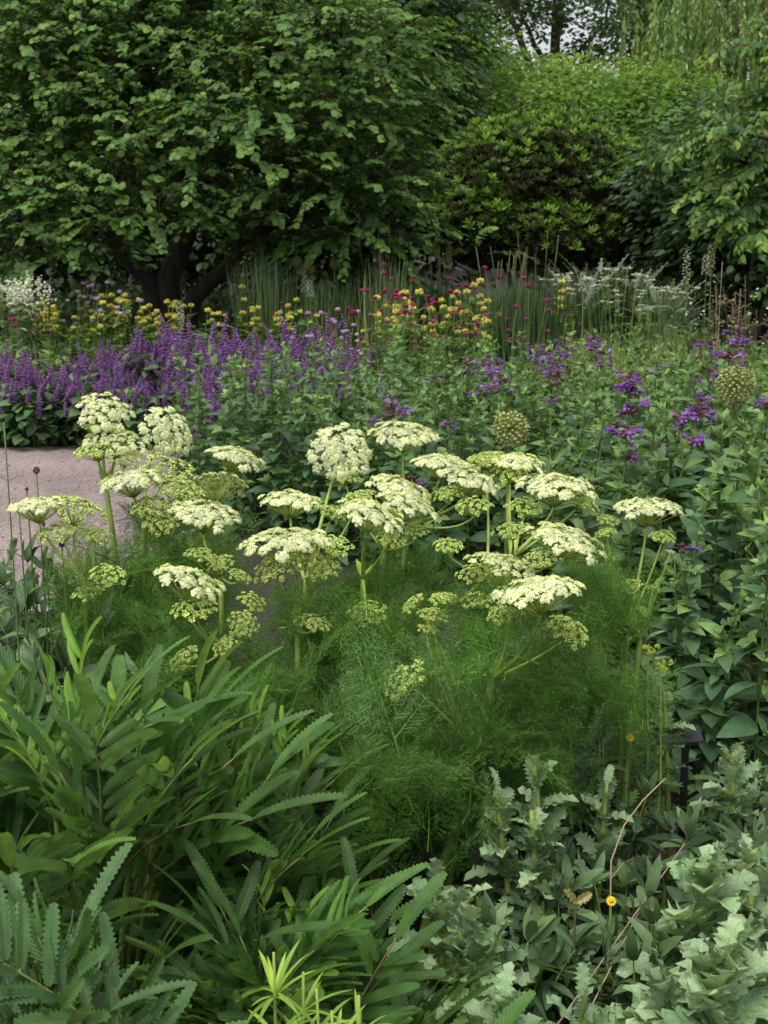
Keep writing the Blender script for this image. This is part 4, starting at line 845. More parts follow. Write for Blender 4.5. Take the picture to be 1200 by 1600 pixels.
def umbel_mesh(kind, seed, R_=.055, n=24, flat=.16):
    r = np.random.default_rng(seed); G = Geo(); i = np.arange(n) + .5; ph = i * 2.39996 + r.uniform(0, TAU); q = np.sqrt(i / n) * (1 + r.normal(0, .07, n)); rad = R_ * q
    c = np.stack([rad * np.cos(ph), rad * np.sin(ph), R_ * .5 + flat * R_ * (1 - q * q) * 1.4 + r.normal(0, .045 * R_, n)], 1)
    c0 = np.array([0, 0, .0]); mid = c * [.55, .55, .5]
    sticks(G, np.repeat([c0], n, 0), mid, .0009, .7, 2); sticks(G, mid, c, .0008, .75, 2)
    for k in range(n):
        nn = nrm(np.array([math.cos(ph[k]) * q[k] * .75, math.sin(ph[k]) * q[k] * .75, 1.0]) + r.normal(0, .08, 3)); x = nrm(np.cross(nn, [.3, .8, .1])); y = np.cross(nn, x)
        if kind == 'white': m, rho, fs = int(r.integers(19, 27)), R_ * .155, .0029
        elif kind == 'cream': m, rho, fs = int(r.integers(13, 17)), R_ * .14, .0028
        else: m, rho, fs = int(r.integers(14, 20)), R_ * .16, .0024
        j = np.arange(m) + .5; a = j * 2.39996 + r.uniform(0, 6); rr = rho * np.sqrt(j / m); e = c[k] + x * (rr * np.cos(a))[:, None] + y * (rr * np.sin(a))[:, None] + nn * (.0065 - .16 * rr ** 2 / rho)[:, None] + r.normal(0, .0010, (m, 3))
        up = nrm(nn + x * (rr / rho * .7 * np.cos(a))[:, None] + y * (rr / rho * .7 * np.sin(a))[:, None] + r.normal(0, .15, (m, 3)))
        sticks(G, np.repeat([c[k]], m, 0), e, .00045, .9, 2)
        if kind == 'green':
            G.stamp(BEAD, frames(e, up, rnd_dirs(m, r), fs * r.uniform(.7, 1.2, m)), r.uniform(0, .99, m), 1)
            s = r.uniform(size=m) < .3; G.stamp(FLORET, frames(e[s], nrm(np.cross(up[s], rnd_dirs(s.sum(), r))), up[s], fs * 1.0), .2, 1)
        else:
            FM = frames(e, nrm(np.cross(up, rnd_dirs(m, r))), up, fs * r.uniform(.8, 1.15, m)); G.stamp(FLORET, FM, r.uniform(-.2, .62, m) if kind == 'white' else r.uniform(-.35, .1, m))
    return G.mesh('umbel', [M_WUMB, M_GUMB, M_USTEM])
def frond_T(seed):
    r = np.random.default_rng(seed); G = Geo(); A = []; B = []; Wd = []
    P = bez((0, 0, 0), (0, .5, .10), (0, 1, -.12), 20); tube(G, P, np.linspace(.007, .002, 20), 3, .6)
    for t in np.linspace(.2, .97, 10):
        i = int(t * 19); o = P[i]; tg = nrm(P[min(19, i + 1)] - P[i - 1])
        for sgn in (-1, 1):
            Lp = .40 * (1 - t) ** .75 * r.uniform(.8, 1.1) + .05; d = nrm(tg * .75 + np.array([sgn, 0, 0]) + [0, 0, r.normal(.1, .28)]); e = o + d * Lp; A.append(o); B.append(e); Wd.append(.005)
            npn = max(3, int(Lp / .036))
            for u in np.linspace(.15, 1, npn):
                o2 = o + d * Lp * u
                for s2 in (-1, 1):
                    sd = nrm(np.cross(d, [0, 0, 1.]) * s2 + d * .8 + [0, 0, r.normal(0, .45)]); L2 = (.42 * Lp * (1 - u) ** .8 + .035) * r.uniform(.8, 1.1); L2 = min(L2, .11); e2 = o2 + sd * L2; A.append(o2); B.append(e2); Wd.append(.0045)
                    for w in np.linspace(.35, 1.0, max(2, int(L2 / .022))):
                        o3 = o2 + sd * L2 * w
                        for s3 in (-1, 1):
                            d3 = nrm(np.cross(sd, [0, 0, 1.]) * s3 * .8 + sd + r.normal(0, .35, 3)); A.append(o3); B.append(o3 + d3 * .026 * r.uniform(.7, 1.3)); Wd.append(.0042)
    A = np.array(A); B = np.array(B); L = np.linalg.norm(B - A, axis=1); n = len(A)
    G.stamp(QUAD, frames(A, B - A, nrm(np.array([0, 0, 1.]) + r.normal(0, .7, (n, 3))), np.stack([np.array(Wd) * .72, L, np.ones(n)], 1)), np.clip(r.uniform(0, .9, n), 0, .99)); return G
FRONDS = [frond_T(i).mesh('leaf', [M_DILL]) for i in (1, 2, 3)]
UM = {'w': [umbel_mesh('white', 700 + i, n=36 + 2 * i) for i in range(4)], 'c': [umbel_mesh('cream', 710 + i, n=34) for i in range(2)], 'g': [umbel_mesh('green', 720 + i, n=22 + 3 * i, flat=.16) for i in range(4)]}

def umbel_plant(label, base, nodes, heads, fronds, seed, stem_r=.010):
    """base: (px, Y) of the root; nodes: branching points (px, py, Y); heads: (kind, px, py, width px, Y, node, tilt to camera, tilt sideways)."""
    r = np.random.default_rng(seed); b = at(base[0], 1400, base[1]); b[2] = 0; th = thing('umbel_plant', label, 'plant', b)
    S_ = Geo(); ST = []; N = [at(*q) - b for q in nodes]
    for q in N: tube(S_, bez((r.normal(0, .02), r.normal(0, .02), -.02), (q[0] * .35, q[1] * .4, q[2] * .5), q, 10), np.linspace(stem_r * .8, stem_r * .5, 10), 7, .3)
    for (kd, px, py, w, Y, ni, tc, ts) in heads:
        if kd != 'g' and 0 < tc < .5: tc -= .16
        tc += r.normal(0, .05); ts += r.normal(0, .08)
        c = at(px, py, Y) - b; R0 = w / FPX * Y / 2; sc = R0 / .0575; nrmv = nrm(np.array([math.sin(ts), -math.sin(tc), math.cos(tc) * math.cos(ts)])); 
        hub = c - nrmv * (.034 * sc); q = N[ni]
        dv = hub - q; ctl = q + dv * .5 + np.array([0, 0, .12]) * np.linalg.norm(dv); ctl = ctl * .5 + (hub - nrmv * .5 * np.linalg.norm(dv)) * .5
        g9 = Geo(); ST.append(g9); tube(g9, bez(q, ctl, hub, 9), np.linspace(stem_r * (.38 if kd != 'g' else .26), .0022 if kd != 'g' else .0016, 9), 6, r.uniform(.4, 1))
        M = frames([hub], nrm(np.cross(nrmv, [math.cos(px), math.sin(px), .2]))[None], nrmv[None], sc)[0]
        part('umbel', UM[kd][int(r.integers(len(UM[kd])))], th, mat=m4(M))
    for q in N:     # little papery sheaths at the forks
        k = 3; S_.stamp(L_BUD, frames(np.repeat([q], k, 0), rnd_dirs(k, r) + [0, 0, .9], (0, 0, 1), .045), .9)
    so = part('stem', S_.mesh('stem', [M_USTEM]), th)
    for g9 in ST: part('flower_stalk', g9.mesh('flower_stalk', [M_USTEM]), so)
    for (px, py, Y, sp, n) in fronds:
        for _ in range(int(n * 1.4)):
            o = at(px + r.normal(0, sp * .6), py + 5 + abs(r.normal(0, sp * .95)), Y + .07 + r.normal(0, .11)) - b; hz = nrm(np.array([r.normal(), r.normal() - .55, 0])); d = nrm(hz * r.uniform(.4, 1) + [0, 0, r.uniform(.0, 1.0)])
            start = o - d * .09; stem0 = np.array([start[0] * .55, start[1] * .55, max(.02, start[2] - .12)])
            part('leaf', FRONDS[int(r.integers(3))], th, mat=m4(frames([start], [d], [[r.normal(0, .9), r.normal(0, .9), .6]], r.uniform(.13, .22))[0]))
    return th
def umbels():
    umbel_plant('umbel plant with the leftmost wide white flower head over the gravel path', (165, 2.52), [(130, 905, 2.5), (150, 930, 2.52)],
        [('w', 58, 790, 100, 2.5, 0, .05, -.12), ('g', 118, 795, 95, 2.5, 0, .1, .2), ('g', 95, 830, 70, 2.48, 0, .2, -.1), ('g', 168, 900, 60, 2.45, 1, .4, .1), ('g', 135, 925, 55, 2.45, 1, .3, -.2), ('g', 150, 835, 50, 2.5, 1, .2, .2)],
        [(120, 900, 2.5, 60, 12), (180, 960, 2.5, 60, 14)], 1, .011)
    umbel_plant('umbel plant at back left with the highest cream heads beside the path', (240, 2.85), [(165, 760, 2.86), (225, 800, 2.78), (300, 860, 2.75)],
        [('w', 163, 642, 88, 2.9, 0, .55, .18), ('c', 180, 690, 100, 2.86, 0, .35, .12), ('g', 150, 702, 70, 2.84, 0, .2, -.2), ('w', 262, 672, 88, 2.92, 1, .75, .65), ('w', 203, 750, 100, 2.72, 1, .15, -.2), ('w', 370, 714, 90, 2.95, 2, .25, .25),
         ('c', 340, 758, 92, 2.85, 2, -.55, .1), ('g', 262, 735, 90, 2.8, 1, .35, .3), ('g', 285, 768, 80, 2.72, 1, .3, .4), ('g', 235, 790, 70, 2.7, 1, .3, 0), ('g', 196, 715, 60, 2.82, 0, .3, .2), ('g', 250, 815, 60, 2.68, 1, .4, .2), ('g', 145, 667, 36, 2.88, 0, .1, 0)],
        [(220, 850, 2.72, 60, 16), (270, 800, 2.8, 45, 7), (330, 850, 2.75, 55, 12), (250, 930, 2.6, 70, 16)], 2, .011)
    umbel_plant('umbel plant at left with two low white domes and drooping green buds', (350, 2.42), [(345, 900, 2.55), (345, 1020, 2.42)],
        [('w', 322, 803, 115, 2.6, 0, .3, .2), ('w', 300, 908, 118, 2.4, 1, .2, .12), ('g', 311, 866, 52, 2.5, 0, .15, .1), ('g', 305, 950, 75, 2.38, 1, .3, -.1), ('g', 395, 940, 50, 2.42, 1, .25, .4), ('g', 380, 975, 48, 2.38, 1, .9, .3), ('g', 285, 1030, 60, 2.35, 1, .3, -.7), ('g', 350, 1010, 45, 2.36, 1, .3, -.3), ('g', 345, 880, 48, 2.52, 0, .3, -.3), ('g', 375, 900, 40, 2.48, 0, .3, .3)],
        [(330, 1000, 2.42, 70, 20), (240, 1010, 2.42, 60, 12), (400, 1050, 2.35, 60, 16)], 3)
    umbel_plant('umbel plant in front centre with the widest open white head', (470, 2.38), [(465, 985, 2.4), (478, 910, 2.5)],
        [('w', 448, 845, 138, 2.38, 0, .3, -.05), ('w', 455, 782, 98, 2.6, 1, .25, .05), ('w', 532, 705, 100, 2.8, 1, .85, .1), ('g', 430, 888, 70, 2.36, 0, .25, -.1), ('g', 518, 852, 68, 2.42, 0, .3, .25), ('g', 500, 885, 62, 2.38, 0, .4, .2), ('g', 490, 972, 55, 2.35, 0, .3, .2), ('g', 552, 795, 40, 2.6, 1, .2, .2), ('g', 520, 800, 50, 2.6, 1, .2, .2), ('g', 455, 870, 40, 2.35, 0, .3, -.3)],
        [(470, 1020, 2.4, 70, 22), (480, 930, 2.45, 55, 12), (540, 1080, 2.35, 70, 18)], 4, .011)
    umbel_plant('umbel plant at the centre with layered white heads facing left and right', (565, 2.6), [(568, 905, 2.55), (600, 860, 2.66), (640, 820, 2.75)],
        [('w', 632, 678, 108, 2.82, 2, .35, .15), ('w', 690, 724, 92, 2.75, 2, .2, .2), ('w', 738, 750, 92, 2.68, 2, .2, .25), ('w', 628, 765, 110, 2.7, 1, .3, .35), ('w', 640, 788, 100, 2.62, 1, .2, .3), ('w', 583, 803, 112, 2.5, 0, .25, .25), ('g', 560, 775, 50, 2.62, 1, .2, -.1), ('g', 610, 840, 50, 2.48, 0, .3, .3), ('g', 742, 790, 60, 2.6, 2, .3, 0), ('g', 575, 958, 62, 2.4, 0, .4, .1), ('g', 650, 830, 40, 2.6, 1, .3, 0), ('g', 540, 745, 45, 2.78, 1, .2, 0), ('g', 700, 770, 45, 2.68, 2, .3, -.2)],
        [(590, 900, 2.6, 60, 18), (650, 870, 2.65, 60, 14), (560, 990, 2.5, 60, 18), (620, 1000, 2.45, 60, 12)], 5, .011)
    umbel_plant('largest umbel plant on a thick pale stem with the lowest right white head', (672, 2.30), [(735, 1165, 2.32), (770, 1060, 2.3), (760, 900, 2.5), (800, 870, 2.58)],
        [('w', 838, 922, 140, 2.2, 1, .1, -.22), ('c', 785, 882, 118, 2.42, 2, .15, .2), ('w', 886, 842, 124, 2.4, 3, .2, .15), ('w', 870, 758, 122, 2.62, 3, .15, .15), ('w', 800, 722, 108, 2.8, 3, .15, .1), ('g', 755, 718, 60, 2.78, 2, .2, -.1), ('g', 820, 792, 58, 2.62, 3, .3, 0), ('g', 800, 828, 62, 2.52, 3, .2, -.2), ('g', 848, 870, 60, 2.38, 3, .3, -.1), ('g', 908, 782, 60, 2.62, 3, .2, .3), ('g', 700, 852, 50, 2.5, 2, .25, 0), ('g', 692, 934, 46, 2.4, 2, .1, 0), ('g', 678, 960, 52, 2.35, 0, .1, 0), ('g', 645, 942, 42, 2.4, 0, .2, -.6), ('g', 745, 938, 55, 2.38, 2, .2, -.1), ('g', 790, 955, 62, 2.25, 1, .3, -.4), ('g', 632, 1062, 82, 2.25, 0, .35, -.75), ('g', 890, 985, 75, 2.25, 1, .3, .45), ('g', 740, 895, 60, 2.45, 2, .3, -.2), ('g', 798, 740, 60, 2.76, 3, .3, .1), ('g', 668, 982, 36, 2.35, 0, .1, 0)],
        [(720, 1080, 2.3, 80, 26), (690, 1170, 2.25, 70, 18), (800, 1000, 2.35, 60, 14), (640, 1100, 2.3, 70, 16), (590, 1180, 2.2, 60, 12), (770, 1160, 2.25, 60, 8), (690, 1200, 2.32, 70, 8), (760, 930, 2.45, 50, 8)], 6, .013)
    umbel_plant('umbel plant at right whose single white head stands before dark catmint leaves', (958, 2.5), [(980, 980, 2.52), (1000, 1000, 2.5)],
        [('w', 1012, 793, 106, 2.6, 0, .2, .08), ('g', 1035, 838, 42, 2.56, 0, .2, .1), ('g', 950, 812, 40, 2.6, 0, .2, .1), ('g', 985, 914, 40, 2.5, 1, .3, 0), ('g', 945, 832, 34, 2.58, 0, .2, -.2), ('g', 1048, 862, 18, 2.5, 1, .1, .2), ('g', 1020, 918, 22, 2.5, 1, .1, .2)],
        [(960, 930, 2.5, 45, 10), (930, 880, 2.55, 40, 7), (900, 1000, 2.45, 60, 14), (960, 1080, 2.45, 45, 8), (850, 1090, 2.35, 60, 14), (850, 1180, 2.3, 50, 8)], 7)
umbels()

# ------------------------------------------------------------------ burnet clumps with saw-toothed leaflets (bottom left)
M_BUR = leaf_mat('saw_toothed_leaflet', [(0, (.024, .068, .026)), (.5, (.05, .128, .032)), (.85, (.085, .20, .03)), (1, (.15, .29, .04))], rough=.45, spec=.35, trans=.36, rib=.45, veins=15, vbump=.5, back=1.2, objvar=.35, ribcol=(.13, .22, .08))
M_RACH = leaf_mat('leaf_stalk', [(0, (.06, .10, .03)), (.7, (.10, .15, .04)), (1, (.16, .09, .05))], trans=0)
BUR = [leaf_T(width=w, peak=.5, sharp=.36, fold=f, arch=a, teeth=18, tooth=.13, base=.25, seed=i, cols=2) for i, (w, f, a) in enumerate([(.175, .30, .18), (.165, .42, .32), (.19, .22, .10), (.155, .5, .24)])]
def burnet_leaf(seed, pairs=5, ll=.125, L=.28, T_=None, mat=None, rise=(.1, .6)):
    T_ = T_ or BUR
    r = np.random.default_rng(seed); G = Geo(); P = bez((0, 0, 0), (0, L * .5, .04), (0, L, -.02), 14); tube(G, P, np.linspace(.0032, .0014, 14), 5, r.uniform(.2, .95), 1)
    for k in range(pairs):
        t = .30 + .62 * k / (pairs - 1); i = int(t * 13); o = P[i]; tg = nrm(P[min(13, i + 1)] - P[i - 1])
        for s in (-1, 1):
            d = nrm(tg * r.uniform(.8, 1.3) + [s, 0, r.uniform(*rise)]); up = nrm(np.array([-s * .25, -.1, 1]) + r.normal(0, .34, 3)); q = o + d * .006
            G.stamp(T_[int(r.integers(4))], frames([q], [d], [up], [ll * r.uniform(.65, 1.2) * np.interp(t, [.3, .6, .95], [.75, 1, .9])]), np.clip(r.uniform(.2, .7), 0, .99), 0)
    G.stamp(T_[0], frames([P[-1]], [nrm(P[-1] - P[-3])], [[0, -.1, 1]], [ll * 1.05]), .5, 0)
    return G.mesh('leaf', [mat or M_BUR, M_RACH])
def young_leaf(seed):
    r = np.random.default_rng(seed); G = Geo(); P = bez((0, 0, 0), (0, .1, .02), (0, .2, 0), 10); tube(G, P, np.linspace(.0025, .0012, 10), 4, .6, 1)
    for k in range(5):
        t = .35 + .6 * k / 4; o = P[int(t * 9)]
        for s in (-1, 1): G.stamp(BUR[3], frames([o], [nrm(np.array([s * .55, 1, r.uniform(.1, .5)]))], [[-s * .5, 0, 1]], [.07 * r.uniform(.8, 1.1)]), r.uniform(.8, .99), 0)
    return G.mesh('leaf', [M_BUR, M_RACH])
M_BURG = leaf_mat('grey_green_leaflet', [(0, (.03, .082, .034)), (.5, (.056, .13, .05)), (1, (.09, .19, .065))], rough=.5, spec=.35, trans=.3, rib=.4, veins=15, vbump=.5, back=1.0, objvar=.2, ribcol=(.05, .10, .05))
BURG = [leaf_T(width=w, peak=.5, sharp=.33, fold=f, arch=a, teeth=14, tooth=.2, base=.3, seed=i, cols=2) for i, (w, f, a) in enumerate([(.18, .3, .2), (.17, .42, .34), (.19, .25, .12), (.165, .5, .28)])]
GL = [burnet_leaf(40 + i, 6 + i % 2, T_=BURG, mat=M_BURG, rise=(.5, 1.2)) for i in range(4)]
BL = [burnet_leaf(i, 6 + i % 2) for i in range(5)]; YL = [young_leaf(20 + i) for i in range(2)]
def burnet(label, cx, cy, rad, H, n, seed, scale=1.0, young=.12, zmin=.3, pool=None):
    pool = pool or BL
    r = np.random.default_rng(seed); th = thing('burnet_clump', label, 'plant', (cx, cy, 0)); S_ = Geo()
    i = np.arange(n) + .5; ph = i * 2.39996; q = np.sqrt(i / n)
    for k in range(n):
        # leaf tips lie over a dome; the leaf runs outward and up from its stem
        el = np.interp(q[k], [0, .5, 1], [1.45, 1.15, .62]) + r.normal(0, .2); an = ph[k] + r.normal(0, .2); d = nrm(np.array([math.cos(an) * math.cos(el), math.sin(an) * math.cos(el), math.sin(el)]))
        tip = np.array([rad * q[k] * math.cos(an), rad * q[k] * math.sin(an), H - (H - zmin) * q[k] ** 2.2 - r.uniform(0, .12)]); s = scale * r.uniform(.8, 1.12); yg = r.uniform() < young * (1.3 - q[k])
        L = (.36 if not yg else .24) * s; o = tip - d * L
        root = np.array([o[0] * .35, o[1] * .35, 0]); tube(S_, bez(root, (o[0] * .6, o[1] * .6, o[2] * .6), o, 7), np.linspace(.0045, .003, 7), 5, r.uniform(0, .95), 0)
        up = np.array([0, 0, 1.]) + nrm(np.array([math.cos(an), math.sin(an), 0])) * -.2 + r.normal(0, .22, 3)
        part('leaf', (YL[int(r.integers(2))] if yg else pool[int(r.integers(len(pool)))]), th, mat=m4(frames([o], [d], [up], s)[0]))
    part('stem', S_.mesh('stem', [M_RACH]), th); return th
burnet('big burnet clump of saw-toothed leaflets filling the left foreground', -.40, 1.78, .46, .87, 99, 1, .95, .26, .34)
burnet('upright burnet clump at the left edge behind the big one', -.66, 1.86, .30, .84, 70, 6, .85, .25, .4)
burnet('burnet clump right behind the big one against the feathery leaves', -.20, 1.98, .26, .72, 60, 7, .85, .2, .3)
burnet('burnet clump with leaflets arching right beside the glaucous poppies', -.12, 1.62, .30, .62, 70, 2, .86, .10)
burnet('nearest burnet clump with crisp grey green teeth in the bottom left corner', -.33, 1.20, .24, .80, 62, 3, .66, .04, .35, GL)
burnet('low burnet shoots in the bottom centre below the bright lime shoots', -.06, 1.30, .16, .58, 20, 4, .66, .03, .3, GL)
burnet('low burnet leaves reaching along the bottom edge right of centre', .04, 1.55, .20, .44, 22, 5, .95, .0)

# ------------------------------------------------------------------ glaucous poppies (bottom right)
M_POP = leaf_mat('glaucous_leaf', [(0, (.085, .165, .10)), (.6, (.175, .295, .185)), (1, (.275, .41, .285))], rough=.6, spec=.25, trans=.32, rib=.5, veins=8, vbump=.5, back=.8, objvar=.18, ribcol=(.27, .36, .24))
POPL = [leaf_T(width=w, peak=.5, sharp=.34, fold=f, arch=a, teeth=8, tooth=.24, cols=4, ruffle=.06, lobes=.10, base=.5, seed=s, crisp=.016) for s, f, a, w in [(1, .3, .22, .40), (2, .6, .34, .44), (3, .15, .12, .36), (4, .5, .5, .42)]]
def poppy(label, px, py, Y, size, n, seed, base_z=0., sp=.5):
    c = at(px, py, Y); h = max(.12, c[2]); r = np.random.default_rng(seed); th = thing('poppy_plant', label, 'plant', (c[0], Y, 0)); G = Geo(); lean = r.normal(0, .03, 2)
    P = bez((0, 0, -.01), (lean[0] * .3, lean[1] * .3, h * .5), (lean[0], lean[1], h * .93), 12); tube(G, P, np.linspace(.008, .0035, 12), 7, .7); part('stem', G.mesh('stem', [M_USTEM]), th)
    F = [Geo() for _ in range(1)]
    for k in range(n):
        t = 1 - sp * (1 - k / (n - 1)) if n > 1 else 1; o = P[min(11, int(t * 11))]; an = k * 2.2 + r.normal(0, .35); q = k / max(1, n - 1); el = np.interp(q, [0, .6, 1], [.5, .95, 1.3]) + r.normal(0, .15)
        d = np.array([math.cos(an) * math.cos(el), math.sin(an) * math.cos(el), math.sin(el)]); s = size * .80 * np.interp(q, [0, .4, 1], [1.0, 1.05, .55]) * r.uniform(.85, 1.15)
        L = Geo(); L.stamp(POPL[int(r.integers(4))], np.array([np.hstack([np.eye(3), np.zeros((3, 1))])]), np.clip(r.uniform(.1, .9), 0, .99)); 
        part('leaf', POPM[int(r.integers(8))], th, mat=m4(frames([o], [d], [[r.normal(0, .25), r.normal(0, .25), 1]], s)[0]))
    return th
POPM = []
for i in range(8):
    g = Geo(); g.stamp(POPL[i % 4], np.array([np.hstack([np.eye(3), np.zeros((3, 1))])]), [.15, .35, .5, .65, .8, .9, .3, .7][i]); POPM.append(g.mesh('leaf', [M_POP]))
for a in [(l_, px_, py_, y_, sz_, int(n_ * 2.1), sd_) for (l_, px_, py_, y_, sz_, n_, sd_) in [('largest glaucous poppy with jagged pale leaves at lower right', 1105, 1335, 1.95, .155, 17, 1), ('glaucous poppy in the bottom right corner filling the frame edge', 1120, 1455, 1.72, .16, 17, 2), ('glaucous poppy spreading at the bottom edge left of the corner one', 1000, 1500, 1.80, .14, 14, 3), ('glaucous poppy at the very right edge of the bottom', 1200, 1500, 1.75, .15, 13, 4),
          ('glaucous poppy half hidden behind the right tips of the burnet leaves', 705, 1345, 1.95, .12, 14, 5), ('low glaucous poppy below the half hidden one', 715, 1470, 1.80, .12, 12, 6), ('small glaucous poppy at the bottom centre right', 780, 1450, 1.95, .09, 9, 7),
          ('slender tall poppy with small jagged leaves left of the yellow flower', 820, 1190, 2.2, .085, 17, 8), ('slender poppy stem right of the feathery leaves', 855, 1240, 2.15, .08, 14, 9), ('upright poppy before the dark catmint above the black plant label', 1062, 1050, 2.62, .085, 12, 10), ('bushy poppy to the right of the black plant label', 1155, 1165, 2.5, .10, 14, 11),
          ('small poppy just left of the post of the black plant label', 1010, 1150, 2.58, .085, 10, 12), ('poppy tuft at the right edge below the bushy one', 1195, 1250, 2.35, .095, 11, 13), ('pale poppy leaves glimpsed under the pink flower', 885, 1050, 2.55, .09, 10, 14), ('thin grey poppy at the bottom between the large ones', 935, 1480, 2.1, .085, 10, 15), ('poppy under the burnet tips nearest the feathery foliage', 690, 1400, 1.85, .13, 9, 17), ('poppy in the gap below the small bottom centre one', 800, 1520, 1.75, .12, 8, 18), ('low poppy between the two large bottom edge ones', 1060, 1545, 1.70, .14, 8, 19), ('poppy at the frame bottom left of the spreading one', 930, 1560, 1.72, .12, 8, 20), ('poppy at the right edge above the large lower right one', 1180, 1320, 2.05, .12, 9, 21), ('upright pale poppy close by the feathery leaves right of centre', 872, 1150, 2.22, .10, 11, 22), ('poppy beside the bent dry stalk at mid right', 935, 1200, 2.3, .09, 10, 23), ('grey poppy leaning behind the large lower right one', 1165, 1400, 2.1, .11, 12, 16)]]: poppy(*a)

# ------------------------------------------------------------------ dark lance-leaved plants, litter, twigs, small flowers, plant label
M_LAN = leaf_mat('dull_lance_leaf', [(0, (.028, .062, .034)), (.6, (.05, .105, .05)), (1, (.085, .155, .065))], rough=.45, spec=.4, trans=.15, rib=.5, veins=7, vbump=.3, ribcol=(.14, .2, .11))
L_LAN = leaf_T(n=8, width=.26, peak=.42, sharp=.75, fold=.2, arch=.35, base=.06); L_LAN2 = leaf_T(n=8, width=.30, peak=.4, sharp=.8, fold=.3, arch=.55, base=.06)
def lance_plant(h, seed, n=30, s=.12):
    r = np.random.default_rng(seed); th = thing('lance_leaved_plant', 'lance leaved plant', 'plant'); G = Geo(); F = Geo()
    for k in range(5):
        e = np.array([r.normal(0, .06), r.normal(0, .06), h * r.uniform(.6, 1.05)]); P = bez((0, 0, 0), e * [.3, .3, .6], e, 8); tube(G, P, np.linspace(.003, .0012, 8), 5, r.uniform(0, .6))
        k9 = 6; dd9 = nrm(np.stack([r.normal(0, .6, k9), r.normal(0, .6, k9), np.ones(k9)], 1)); F.stamp(L_LAN, frames(np.repeat([e], k9, 0), dd9, rnd_dirs(k9, r), s * r.uniform(.4, .8, k9)), r.uniform(.4, .99, k9))
        m = n // 5; t = r.uniform(.4, 1, m)**.7; o = P[(t * 7).astype(int)]; an = r.uniform(0, TAU, m); el = r.uniform(-.2, .8, m); d = np.stack([np.cos(an) * np.cos(el), np.sin(an) * np.cos(el), np.sin(el)], 1)
        F.stamp(L_LAN if k % 2 else L_LAN2, frames(o, d, np.array([0, 0, 1.]) + r.normal(0, .3, (m, 3)), s * r.uniform(.55, 1.15, m)), np.clip(r.uniform(0, 1, m), 0, .99))
    part('stem', G.mesh('stem', [M_RACH]), th); part('foliage', F.mesh('foliage', [M_LAN]), th); return th
